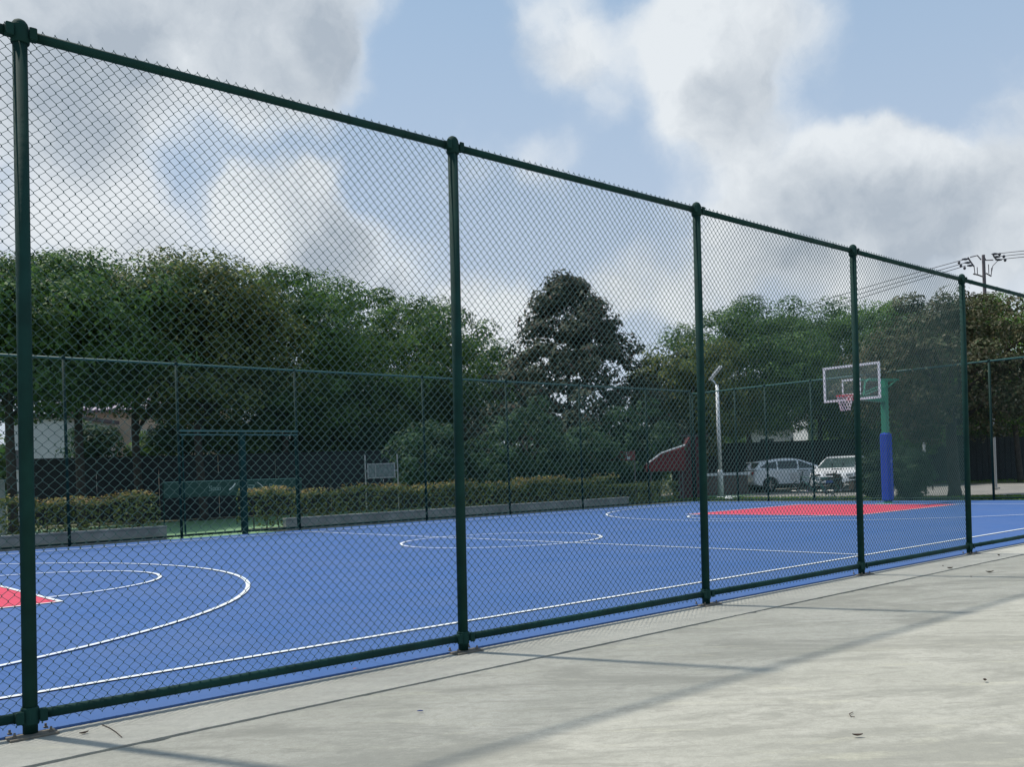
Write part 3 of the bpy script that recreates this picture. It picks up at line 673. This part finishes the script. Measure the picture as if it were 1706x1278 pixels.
b = MB(); b.box((0, 0, (zA+zB)/2), (1.7, .03, zA-zB)); bo = b.build('cloth', mat('faded_red_cloth', (.26, .07, .06), .8, var=.3), root)
rr = random.Random(3)
for cx in (-.55, -.38, .55):
    b = MB()
    for s in range(4): b.box((cx+rr.uniform(-.06, .06), -.022, (zA+zB)/2+rr.uniform(-.1, .1)), (rr.choice((.12, .02)), .006, rr.choice((.02, .12))), ax=None)
    b.build('lettering', M['film'], bo)
for q in (-.83, .83): b = MB(); b.tube([(q, .03, 0), (q, .03, zA+.05)], .025, 6); b.build('pole', M['utility'], root)
# pale panel on two posts behind the hedge
x_, y_, v = face_frame(636, 27.9)
root = empty('panel_board', (x_, y_, 0), v, 'small pale rectangular panel hung between two thin posts behind the hedge', 'panel')
zA, zB = zat(636, 773, 27.9), zat(636, 796, 27.9)
b = MB(); cz = (zA+zB)/2; b.box((0, 0, cz), (.78, .02, zA-zB)); po = b.build('board', mat('frosted_panel', (.20, .25, .25), .4, var=.5, vscale=14), root)
b = MB()
for s in (-1, 1): b.box((s*.40, -.005, cz), (.03, .04, zA-zB+.06)); b.box((0, -.008, cz+s*(zA-zB)/2), (.77, .046, .03))
b.box((-.17, -.006, cz), (.02, .036, zA-zB-.03)); b.build('frame', M['steel'], po)
for s in (-1, 1):
    b = MB(); b.tube([(s*.48, .02, 0), (s*.48, .02, zA+.28)], .022, 6); b.box((s*.445, .01, cz), (.07, .02, .04)); b.build('post', M['steel'], root)
# banner on the green court
root = empty('court_banner', (10.6, 22, 0), math.atan2(.25, 3.9), 'low dark green court banner with pale printed logos, seen through the gate', 'banner')
b = MB(); b.box((2.1, 0, 1.09), (4.6, .03, .44)); bo = b.build('cloth', M['banner'], root)
b = MB(); b.tube([(-.2, 0, 1.33), (4.4, 0, 1.33)], .014, 6); b.build('top_tube', mat('pale_green_tube', (.12, .25, .22), .5), root)
for q in (-.2, 2.1, 4.4):
    b = MB(); b.tube([(q, .05, -.02), (q, .05, 1.33)], .02, 6); b.build('post', M['post'], root)
txt = MB()
def T(px_, py_):
    D = ray(px_, py_); a = math.atan2(.25, 3.9); nrm = np.array([-math.sin(a), math.cos(a), 0]); o = np.array([10.6, 22, 0])-nrm*.02
    t_ = ((o-CP)@nrm)/(D@nrm); p = CP+D*t_; l = p-o; return l[0]*math.cos(a)+l[1]*math.sin(a), l[2]
def stroke(pts, r_=.012):
    P = [T(*p) for p in pts]
    for (xa_, za_), (xb_, zb_) in zip(P[:-1], P[1:]):
        dx, dz = xb_-xa_, zb_-za_; l_ = math.hypot(dx, dz) or 1; nx_, nz_ = -dz/l_*r_, dx/l_*r_
        txt.prism([(xa_+nx_, -.024, za_+nz_), (xa_-nx_, -.024, za_-nz_), (xb_-nx_, -.024, zb_-nz_), (xb_+nx_, -.024, zb_+nz_)], (0, .006, 0))
for ox, oy in ((348, 813.5), (448, 810)):
    stroke([(ox+5, oy-3), (ox+1, oy-3), (ox+1, oy), (ox+5, oy+1), (ox+5, oy+4), (ox, oy+4)], .010)
    for q in range(3): stroke([(ox+7+q*4.5, oy+3.5), (ox+7+q*4.5, oy-1), (ox+10+q*4.5, oy-1), (ox+10+q*4.5, oy+3.5), (ox+7+q*4.5, oy+3.5)], .008)
    txt.build('lettering', M['bannerlogo'], bo); txt = MB()
stroke([(404, 810), (412, 810.5), (415, 815)], .010); stroke([(413, 808.5), (424, 809), (422, 813), (415, 813)], .012)
txt.build('emblem', M['bannerlogo'], bo)
txt = MB(); stroke([(392, 805.5), (388, 811), (382, 816.5)], .018); txt.build('swoosh', M['white'], bo); txt = MB(); stroke([(429, 804), (436, 809), (441, 815)], .011); txt.build('swoosh', M['white'], bo)

# ---------------------------------------------------------------- lamp pole
root = empty('lamp_pole', (33, 19.0, 0), 0, 'white painted lamp pole with an angled flat head in the far corner', 'lamp pole')
b = MB(); b.tube([(0, 0, -.05), (0, 0, 1.0), (0, .0, 1.1)], [.125, .115, .085], 12); b.tube([(0, 0, 1.08), (0, 0, 4.7)], [.085, .07], 12); b.build('pole', M['white'], root, True)
b = MB(); b.tube([(0, 0, 4.68), (0, .14, 4.86), (0, .30, 5.0)], .035, 8); b.build('arm', M['white'], root)
ax = Vector((0, -.52, .46)).normalized(); n_ = Vector((0, .46, .52)).normalized()
b = MB(); b.box((0, .06, 5.22), (.17, .80, .09), ax=((1, 0, 0), tuple(ax), tuple(n_)), bev=.015); b.build('lamp_head', M['white'], root)
b = MB(); b.box((0, .06-.03*n_.y, 5.22-.04*n_.z), (.19, .6, .012), ax=((1, 0, 0), tuple(ax), tuple(n_))); b.build('lens', M['lampglass'], root)

# ---------------------------------------------------------------- basketball hoop
hx = 25.55
root = empty('basketball_hoop', (hx, 7.9, 0), 0, 'green basketball hoop stand with clear backboard and blue padded post', 'basketball hoop')
b = MB(); b.box((0, 0, 1.745), (.17, .17, 3.53), bev=.02); b.build('post', M['hoop_green'], root)
b = MB(); b.box((0, 0, 1.03), (.27, .27, 1.95), bev=.05); po = b.build('pad', M['pad'], root)
b = MB(); b.box((0, -.137, 1.2), (.1, .006, .1)); b.box((0, -.136, .8), (.02, .004, 1.4)); b.build('seam', mat('pad_seam', (.06, .13, .5), .5), po)
b = MB(); b.box((0, 0, -.002), (.5, .5, .02), bev=.004)
for sx in (-1, 1):
    for sy in (-1, 1): b.lathe([(.018, 0), (.018, .03)], (sx*.2, sy*.2, .008), 6)
b.build('base_plate', M['hoop_green'], root)
bx = 23.66-hx
b = MB()
b.prism([(0, -.09, 2.86), (0, -.09, 3.04), (bx+.1, -.09, 3.0), (bx+.1, -.09, 2.9)], (0, .18, 0)); b.build('arm', M['hoop_green'], root)
b = MB()
for y_ in (-.12, .12):
    b.tube([(.62, y_, 3.52), (-1.05, y_, 3.47), (-1.3, y_, 3.37), (bx+.5, y_, 3.0)], .028, 6)
    b.tube([(.5, y_, 3.50), (0, y_, 3.28)], .018, 6); b.tube([(0, y_, 3.34), (bx+.55, y_, 3.02)], .018, 6)
b.tube([(.6, -.12, 3.52), (.6, .12, 3.52)], .03, 6)
b.build('stay', M['hoop_green'], root)
BY0, BY1, BZ0, BZ1 = 7.04-7.9, 8.68-7.9, 2.86, 3.83; bw = .06
b = MB()
for z_ in (BZ0+bw/2, BZ1-bw/2): b.box((bx, (BY0+BY1)/2, z_), (.035, BY1-BY0, bw))
for y_ in (BY0+bw/2, BY1-bw/2): b.box((bx, y_, (BZ0+BZ1)/2), (.033, bw, BZ1-BZ0-2*bw))
bf = b.build('backboard_frame', M['white'], root)
cy_ = (BY0+BY1)/2
b = MB(); b.box((bx-.01, cy_, 3.42), (.012, .54, .045)); b.box((bx-.01, cy_, 3.03), (.012, .54, .04))
for s in (-1, 1): b.box((bx-.01, cy_+s*.25, 3.225), (.011, .04, .35))
b.build('target_square', M['white'], bf)
gm = bpy.data.materials.new('clear_acrylic'); gm.use_nodes = True; t = gm.node_tree
tb = t.nodes.new('ShaderNodeBsdfTransparent'); tb.inputs[0].default_value = (.97, .99, .99, 1); gb = t.nodes.new('ShaderNodeBsdfGlossy'); gb.inputs['Roughness'].default_value = .05
ms = t.nodes.new('ShaderNodeMixShader'); ms.inputs[0].default_value = .05; t.links.new(tb.outputs[0], ms.inputs[1]); t.links.new(gb.outputs[0], ms.inputs[2]); t.links.new(ms.outputs[0], t.nodes['Material Output'].inputs[0])
b = MB(); b.box((bx+.004, cy_, (BZ0+BZ1)/2), (.008, BY1-BY0-2*bw, BZ1-BZ0-2*bw)); b.build('backboard_pane', gm, root)
b = MB(); rc = Vector((bx-.36, cy_, 2.98)); rr_ = .215
b.tube([rc+Vector((rr_*math.cos(a), rr_*math.sin(a), 0)) for a in np.linspace(0, 2*math.pi, 29)[:-1]], .013, 8, closed=True)
b.box((bx-.08, cy_, 2.96), (.14, .12, .06)); b.box((bx-.025, cy_, 2.93), (.012, .26, .13))
for s in (-1, 1): b.tube([(bx-.03, cy_+s*.08, 2.88), rc+Vector((.12, s*.17, 0))], .008, 6)
b.build('rim', M['red'], root)
b = MB(); nn = 12
for k in range(nn):
    for s in (-1, 1):
        P = []
        for q in range(8):
            f = q/7; a = 2*math.pi*(k+s*f*2.5)/nn; r_ = rr_*(1-.45*f**.8); P.append(rc+Vector((r_*math.cos(a), r_*math.sin(a), -.40*f)))
        b.tube(P, .0055, 4)
b.build('net', M['net'], root)

# ---------------------------------------------------------------- cars
def car(name, loc, rz, label, Ln=4.6, suv=True):
    root = empty(name, loc, rz, label, 'car', 'white cars parked behind the end fence')
    h0 = .30; hw = .90; fx, rx = 1.40, -1.40; wr = .34; f = Ln/2; r = -Ln/2
    def archp(cx, n=9): return [(cx+.40*math.cos(a), .34+.40*math.sin(a)) for a in np.linspace(math.pi*1.03, -.03*math.pi, n)]
    bt = 1.02
    out = [(r+.08, .38), (rx-.42, h0)]+archp(rx)+[(rx+.42, h0-.02), (fx-.42, h0-.02)]+archp(fx)+[(fx+.42, h0), (f-.1, .30), (f, .44), (f-.01, .66), (f-.12, .84), (f-.55, .96), (1.02, bt+.03), (-.5, bt+.02), (r+.35, bt+.06), (r+.06, bt-.02), (r, .82), (r-.01, .55)]
    cxm = 0; czm = .65
    def layer(y, ins): return [(x_+(cxm-x_)*ins, y, z_+(czm-z_)*ins*1.6) for x_, z_ in out]
    lays = [layer(-hw, .035), layer(-hw+.07, .008), layer(-.45, 0), layer(.45, 0), layer(hw-.07, .008), layer(hw, .035)]
    b = MB(); k = len(out); vs = sum(lays, []); fs = [tuple(range(k)), tuple(range(6*k-1, 5*k-1, -1))]
    for l in range(5):
        for i in range(k): j = (i+1) % k; fs.append((l*k+j, l*k+i, (l+1)*k+i, (l+1)*k+j))
    b._add(vs, fs); soft(b.build('body', M['carwhite'], root, False))
    # greenhouse
    zt = 1.55; b0, b1, t0, t1 = 1.22, r+.10, .10, r+.50
    G = lambda u, v_, s: (0, 0, 0)
    wb, wt = .84, .64
    prof = [(b0, bt), (.70, 1.27), (t0, zt-.07), (-.22, zt-.01), (-.65, zt+.01), (-1.15, zt-.02), (t1+.1, zt-.10), (t1-.10, zt-.16), (b1-.02, bt+.04)]
    wy = lambda z_: wb+(wt-wb)*(z_-bt)/(zt-bt)
    b = MB(); k = len(prof); A = [(x_, -wy(z_), z_) for x_, z_ in prof]; B = [(x_, wy(z_), z_) for x_, z_ in prof]
    b._add(A+B, [tuple(range(k-1, -1, -1)), tuple(range(k, 2*k))]+[(i, (i+1) % k, k+(i+1) % k, k+i) for i in range(k)])
    soft(b.build('cabin', M['carwhite'], root))
    def side(poly, s, off=.006): return [(x_, s*(wy(z_)+off), z_) for x_, z_ in poly]
    zb_, zt_ = bt+.05, zt-.13
    for s in (-1, 1):
        for poly in ([(.88, zb_), (.02, zb_), (.02, zt_+.03), (.10, zt_)], [(-.05, zb_), (-.95, zb_), (-.95, zt_+.02), (-.05, zt_+.02)], [(-1.02, zb_), (-1.80, zb_+.08), (-1.55, zt_-.10), (-1.02, zt_+.01)]):
            b = MB(); b.poly(side(poly, s)[::s]); b.build('window', M['glass'], root)
        b = MB(); b.box((.80, s*(.98), 1.10), (.12, .2, .13), bev=.04); b.build('mirror', M['carwhite'], root)
        for hx_ in (-.02, -.98):
            b = MB(); b.box((hx_-.12, s*(hw-.005), .90), (.17, .035, .03), bev=.01); b.build('door_handle', M['carwhite'], root)
        b = MB(); b.box((0.03, s*(hw-.006), .34), (2.1, .03, .09), bev=.01); b.build('sill', M['black'], root)
        b = MB(); b.prism([(f-.02, s*.86, .74), (f-.30, s*.885, .80), (f-.28, s*.885, .70), (f+.005, s*.62, .66), (f+.0, s*.60, .74)], (0, 0, .035)); b.build('headlight', M['lampglass'], root)
        b = MB(); b.box((r+.03, s*.72, .90), (.09, .26, .15), bev=.02); b.build('tail_light', M['tail'], root)
        b = MB(); b.box((f-.01, s*.66, .42), (.05, .18, .10), bev=.02); b.build('fog_light', M['black'], root)
    # windscreen, rear window
    def quad_on(pa, pb, u0_, u1_, off, m, nm):
        (xa_, za_), (xb_, zb2) = pa, pb; b = MB(); P = []
        nrm = Vector((zb2-za_, 0, -(xb_-xa_))).normalized(); 
        if nm == 'rear_window': nrm = nrm
        for u, ww in ((u0_, 1), (u0_, -1), (u1_, -1), (u1_, 1)):
            x_, z_ = xa_+(xb_-xa_)*u, za_+(zb2-za_)*u; P.append((x_+nrm.x*off, ww*(wy(z_)-.06), z_+nrm.z*off))
        b.poly(P); b.build(nm, m, root)
    quad_on((b0, bt), (.70, 1.27), .08, 1, .006, M['glasslight'], 'windscreen'); quad_on((.70, 1.27), (t0, zt-.07), 0, .92, .006, M['glasslight'], 'windscreen')
    quad_on((t1-.10, zt-.16), (b1-.02, bt+.04), .08, .9, .006, M['glass'], 'rear_window')
    b = MB(); b.box((f+.004, 0, .60), (.03, .9, .13), bev=.01); b.box((f-.005, 0, .37), (.03, 1.0, .10), bev=.01); b.build('grille', M['black'], root)
    b = MB(); b.box((f+.012, 0, .47), (.02, .44, .11)); b.build('licence_plate', M['bluebit'], root)
    b = MB(); b.prism([(t1+.12, -.56, zt-.08), (t1-.34, -.54, zt-.12), (t1-.34, -.54, zt-.16), (t1+.05, -.56, zt-.16)], (0, 1.10, 0)); b.build('spoiler', M['carwhite'], root)
    for cx in (fx, rx):
        for s in (-1, 1):
            b = MB(); b.lathe([(.20, -.10), (.30, -.10), (wr, -.06), (wr, .06), (.30, .10), (.20, .10)], (cx, s*.80, wr), 22, (0, 1, 0)); wh = b.build('wheel', M['tyre'], root, True)
            b = MB(); b.lathe([(.205, -.02), (.205, .03), (.19, .02)], (cx, s*.86, wr), 20, (0, s, 0))
            for q in range(5):
                a = 2*math.pi*q/5; b.box((cx+.11*math.cos(a), s*.895, wr+.11*math.sin(a)), (.19, .02, .045), ax=((math.cos(a), 0, math.sin(a)), (0, 1, 0), (-math.sin(a), 0, math.cos(a))))
            b.build('rim', M['rim'], wh)
    return root
vr = math.atan2(rt[1], rt[0])
x_, y_ = at(1321, 44); car('parked_car', (x_, y_, -.03), vr+.05, 'white hatchback car parked side on, rear wheel to the left', Ln=4.35)
x_, y_ = at(1404, 41); car('parked_car', (x_, y_, -.03), vr-math.pi/2-.55, 'white car seen from its front quarter, right of the side-on white car', Ln=4.3)

# ---------------------------------------------------------------- scooters and bicycles
def scooter(px, d, rz, label, pm, bike=False, sc_=1.0):
    x_, y_ = at(px, d); root = empty('bicycle' if bike else 'scooter', (x_, y_, -.02), rz, label, 'bicycle' if bike else 'scooter'); root.scale = (sc_,)*3
    wr = .33 if bike else .23; wbx = .52 if bike else .58; tw = .02 if bike else .05
    for cx in (-wbx, wbx):
        b = MB(); b.tube([(cx+wr*math.cos(a), 0, wr+wr*math.sin(a)) for a in np.linspace(0, 2*math.pi, 25)[:-1]], tw, 8, closed=True); wh = b.build('wheel', M['tyre'], root)
        b = MB(); b.lathe([(.03, -.05), (.03, .05)], (cx, 0, wr), 8, (0, 1, 0))
        for q in range(8): a = math.pi*q/4; b.tube([(cx, 0, wr), (cx+(wr-.02)*math.cos(a), 0, wr+(wr-.02)*math.sin(a))], .006 if bike else .014, 4)
        b.build('spokes', M['rim'], wh)
    b = MB(); b.tube([(wbx, 0, wr), (wbx-.12, 0, .75), (wbx-.18, 0, .98)], .022, 8); b.tube([(wbx-.18, -.28, 1.0), (wbx-.14, -.1, 1.02), (wbx-.14, .1, 1.02), (wbx-.18, .28, 1.0)], .014, 6); b.build('handlebar', M['black'], root)
    b = MB()
    if bike:
        for P in ([(-wbx, 0, wr), (-.12, 0, .3), (-.2, 0, .78), (-wbx, 0, wr)], [(-.12, 0, .3), (wbx-.14, 0, .72)], [(-.2, 0, .72), (wbx-.14, 0, .80)]): b.tube(P, .017, 6)
        b.tube([(-wbx, 0, wr+.38), (-.2, 0, .68)], .012, 5)
    else:
        b.prism([(-.75, -.13, .48), (-.62, -.13, .34), (-.2, -.13, .24), (.28, -.13, .24), (.36, -.13, .36), (.42, -.13, .86), (.34, -.13, .86), (.24, -.13, .34), (-.12, -.13, .34), (-.16, -.13, .62), (-.72, -.13, .66)], (0, .26, 0))
        b.box((wbx, 0, .48), (.36, .13, .05), bev=.02); b.prism([(.36, -.17, .5), (.46, -.12, .9), (.50, .12, .9), (.40, .17, .5)], (.03, 0, 0))
    b.build('frame' if bike else 'body', pm, root)
    b = MB(); b.box((-.2 if bike else -.42, 0, .84 if bike else .71), (.26 if bike else .62, .16 if bike else .26, .07 if bike else .09), bev=.03); b.build('seat', M['black'], root)
    b = MB()
    bc = (wbx+.08, 0, .82)
    for k in range(5):
        for q in range(2): s = -1 if q else 1; b.tube([(bc[0]-.13, s*.15, bc[2]-.11+k*.055), (bc[0]+.13, s*.15, bc[2]-.11+k*.055)], .004, 4); b.tube([(bc[0]+s*.13, -.15, bc[2]-.11+k*.055), (bc[0]+s*.13, .15, bc[2]-.11+k*.055)], .004, 4)
    for k in range(6): b.tube([(bc[0]+.13, -.15+k*.06, bc[2]-.11), (bc[0]+.13, -.15+k*.06, bc[2]+.11)], .004, 4)
    b.build('basket', M['black'], root)
    if not bike:
        for s in (-1, 1):
            b = MB(); b.tube([(wbx-.2, s*.24, 1.0), (wbx-.22, s*.30, 1.14)], .008, 5); b.lathe([(.05, 0), (.055, .008), (.05, .016)], (wbx-.24, s*.32, 1.18), 10, (1, 0, 0)); b.build('mirror', M['black'], root)
scooter(1352, 31.2, vr+2.2, 'teal bicycle just behind the end fence, nearly end on', M['teal'], bike=True)
scooter(1372, 30.8, vr+2.8, 'teal bicycle standing closer to the brown scooter', M['teal'], bike=True)
scooter(1412, 31.0, vr+math.pi+.25, 'dark brown scooter in front of the front-facing white car', M['brownmoto'])
scooter(1520, 29.0, vr+.3, 'dark bicycle half hidden under the clipped bush', M['brownmoto'], bike=True, sc_=.9)

# thin white marker post near the shrub and a slim pole by the road
x_, y_ = at(1541.5, 33); za_, zb_ = zat(1541, 732, 33), zat(1541, 765, 33)
root = empty('marker_post', (x_, y_, 0), 0, 'thin post with a white upper sleeve right of the clipped bush', 'post')
b = MB(); b.tube([(0, 0, -.05), (0, 0, za_)], .025, 8); b.build('stake', M['black'], root)
b = MB(); b.tube([(0, 0, zb_), (0, 0, za_+.02)], .045, 8); b.build('sleeve', M['white'], root)
x_, y_ = at(1659, 36)
root = empty('slim_pole', (x_, y_, 0), 0, 'slim grey pole on the grass right of the fourth fence post', 'pole')
b = MB(); b.tube([(0, 0, -.05), (0, 0, 3.0), (0, 0, zat(1657, 640, 36))], [.05, .045, .04], 8); b.build('shaft', M['steel'], root); b = MB(); b.box((0, 0, .02), (.22, .22, .05)); b.build('base', M['planter'], root)
x_, y_ = at(2, 27); root = empty('grey_post', (x_, y_, 0), 0, 'short pale grey post at the left picture edge', 'post')
b = MB(); b.box((0, 0, .75), (.16, .16, 1.55), bev=.01); b.build('shaft', M['planter'], root); b = MB(); b.box((0, 0, 1.55), (.2, .2, .06)); b.build('cap', M['planter'], root)

# ---------------------------------------------------------------- utility pole and wires
D_ = 80
x_, y_ = at(1652, D_); zt = zat(1652, 424, D_)
root = empty('utility_pole', (x_, y_, 0), vr, 'tall utility pole with crossarms and wires rising above the right trees', 'utility pole')
b = MB(); b.tube([(0, 0, 0), (0, 0, zt)], [.22, .13], 10); b.build('pole', M['utility'], root)
U = lambda px_, py_: (((px_-1652)*D_/FPX), (zat(1652, py_, D_)))
def arm(pts, r_=.05, nm='crossarm', m=None, par=root):
    b = MB(); b.tube([(U(*p)[0], 0, U(*p)[1]) for p in pts], r_, 6); return b.build(nm, m or M['utility'], par)
arm([(1648, 432), (1642, 424.5), (1630, 427)]); arm([(1652, 425), (1656, 433), (1668, 433)]); arm([(1626, 427), (1630, 434), (1636, 443)], .06)
arm([(1668, 424), (1672, 431), (1676, 433)], .06); arm([(1634, 455), (1642, 457), (1649, 460)], .06); arm([(1650, 458), (1656, 455), (1664, 460)], .06)
for px_, py_, s in ((1622, 430, -1), (1626, 436, -1), (1630, 441, -1), (1671, 423, 1), (1674, 428, 1), (1677, 433, 1)):
    b = MB(); c = U(px_, py_); b.lathe([(.05, -.30), (.10, -.05), (.10, .05), (.03, .28)], (c[0], 0, c[1]), 8, (-s, 0, 0)); b.build('insulator', M['insul'], root)
for a_, b_ in (((1636, 443), (1637, 457)), ((1641, 444), (1641, 458)), ((1660, 440), (1660, 455)), ((1665, 446), (1664, 458))): arm([a_, b_], .035, 'dropper')
arm([(1677, 433), (1667, 443), (1665, 452)], .03, 'dropper')
for y0_, y1_ in ((430, 452), (436, 463), (441, 474)):
    P = []
    for q in range(13):
        f = q/12; px_ = 1622-360*f; P.append(((px_-1652)*D_/FPX, 8*f, U(0, y0_+ (y1_-y0_+62)*f*.98+14*(f*f-f))[1]))
    b = MB(); b.tube(P, .03, 5); b.build('wire', M['utility'], root)
for y0_ in (423, 428, 433):
    b = MB(); b.tube([(U(1672+q*30, 0)[0], 0, U(0, y0_-q*1.2+2*(q-3)**2*.1-1.8)[1]) for q in range(8)], .03, 5); b.build('wire', M['utility'], root)
for px_, py_ in ((1611, 434.5), (1614, 440), (1620, 444), (1679, 423), (1686, 427), (1688, 433)):
    b = MB(); c = U(px_, py_); b.lathe([(.07, -.12), (.13, 0), (.07, .12)], (c[0], 0, c[1]-.05), 8); b.build('spacer', M['insul'], root)

# ---------------------------------------------------------------- small things on the concrete
def bit(px, py, ln_, wd, m, name, label, cat, rz, curl=.25, group=None):
    p = gp(px, py, ZC+.004); b = MB(); n = 6; vs = []; fs = []
    for i in range(n+1):
        f = i/n; wv_ = wd*math.sin(math.pi*(.08+.84*f)); z_ = curl*ln_*(abs(f-.5)*2)**2*.6+.003
        vs += [((f-.5)*ln_, -wv_/2, z_+.3*wv_), ((f-.5)*ln_, 0, z_), ((f-.5)*ln_, wv_/2, z_+.35*wv_)]
    for i in range(n): fs += [(i*3, i*3+3, i*3+4, i*3+1), (i*3+1, i*3+4, i*3+5, i*3+2)]
    k = len(vs); vs += [(x_, y_, z_+.0018) for x_, y_, z_ in vs]; fs += [tuple(q+k for q in f_[::-1]) for f_ in fs]
    b._add(vs, fs); o = b.build(name, m); o.location = (p[0], p[1], ZC+.0045); o.rotation_euler = (0, 0, rz)
    return tag(o, label, cat, group)
gd = 'dry leaves lying on the concrete'
bit(1583, 948, .07, .03, M['dryleaf'], 'dry_leaf', 'dark dry leaf on the kerb joint left of the fifth fence post', 'leaf', -.6, group=gd)
bit(1571, 944, .03, .018, M['dryleaf'], 'dry_leaf', 'tiny dry leaf just left of the leaf on the kerb joint', 'leaf', .2, group=gd)
bit(1649, 954.5, .085, .03, M['dryleaf'], 'dry_leaf', 'long dark leaf on the slab right of the fifth fence post', 'leaf', -.7, group=gd)
bit(1664, 926.5, .035, .03, M['dryleaf'], 'dry_leaf', 'small curled leaf on the kerb strip at the right edge', 'leaf', .9, curl=.6, group=gd)
bit(1618, 962, .02, .015, M['dryleaf'], 'dry_leaf', 'crumb sized leaf below the long dark leaf', 'leaf', 0, group=gd)
bit(1641, 1136, .022, .02, M['dryleaf'], 'dry_leaf', 'small dark leaf alone on the slab at the lower right', 'leaf', .4, curl=.6, group=gd)
bit(1429, 1228, .045, .016, M['dryleaf'], 'dry_leaf', 'flat brown leaf nearest the bottom edge', 'leaf', -.75, group=gd)
bit(140, 1224, .045, .016, M['dryleaf'], 'dry_leaf', 'brown leaf on the kerb beside the first fence post', 'leaf', .1, group=gd)
bit(700, 1187, .03, .012, M['bluebit'], 'plastic_chip', 'blue plastic chip on the slab below the second bay', 'litter', -.7, curl=.05)
bit(593, 1118, .045, .03, M['redbit'], 'clay_chip', 'pale red chip at the edge of the blue court', 'litter', .3, curl=.1)
b = MB(); P = [gp(*q, ZC+.008) for q in ((170, 1208), (182, 1213), (193, 1220), (203, 1229))]; b.tube(P, .0022, 5); tag(b.build('twig', M['dryleaf']), 'thin curved twig on the kerb strip near the first post', 'twig')
b = MB(); P = [gp(*q, ZC+.006) for q in ((1421, 1187), (1415, 1190), (1417, 1194), (1424, 1195))]; b.tube(P, .0018, 5); tag(b.build('twig', M['dryleaf']), 'tiny hooked twig on the slab at the lower right', 'twig')
# pale rubble by the lamp pole
rr = random.Random(9); b = MB()
for q in range(14):
    p = gp(1208+rr.uniform(-14, 20), 831+rr.uniform(-1.5, 1.5)); b.box((p[0], p[1], .03), (rr.uniform(.08, .2), rr.uniform(.08, .25), rr.uniform(.04, .1)), rz=rr.uniform(0, 3), bev=.02)
tag(b.build('rubble', M['whitewall']), 'low heap of pale rubble behind the far fence corner', 'rubble', kind='stuff')
# grass tufts along the far verge
rng = np.random.default_rng(8); n = 9000
xx = rng.uniform(27.3, 30.2, n); yy = rng.uniform(-.3, 18, n); k = rng.uniform(0, 1, n) < .5
P = np.stack([xx, yy, np.full(n, .03)], 1)
n2 = 5000; a_ = rng.uniform(0, 1, n2); bb_ = rng.uniform(0, 1, n2)
P2 = np.stack([47.2+6*a_, 2+30*bb_, np.full(n2, .05)], 1); P = np.concatenate([P, P2])
V, F = leaves(rng, P, np.tile([.9, -.4, .15], (len(P), 1)), .10, .25, .5); V[:, 2] = np.maximum(V[:, 2], -.03)
tag(npmesh('verge_grass', V, F, M['leafbright']), 'short rough grass and weeds along the road verge', 'grass', kind='stuff')
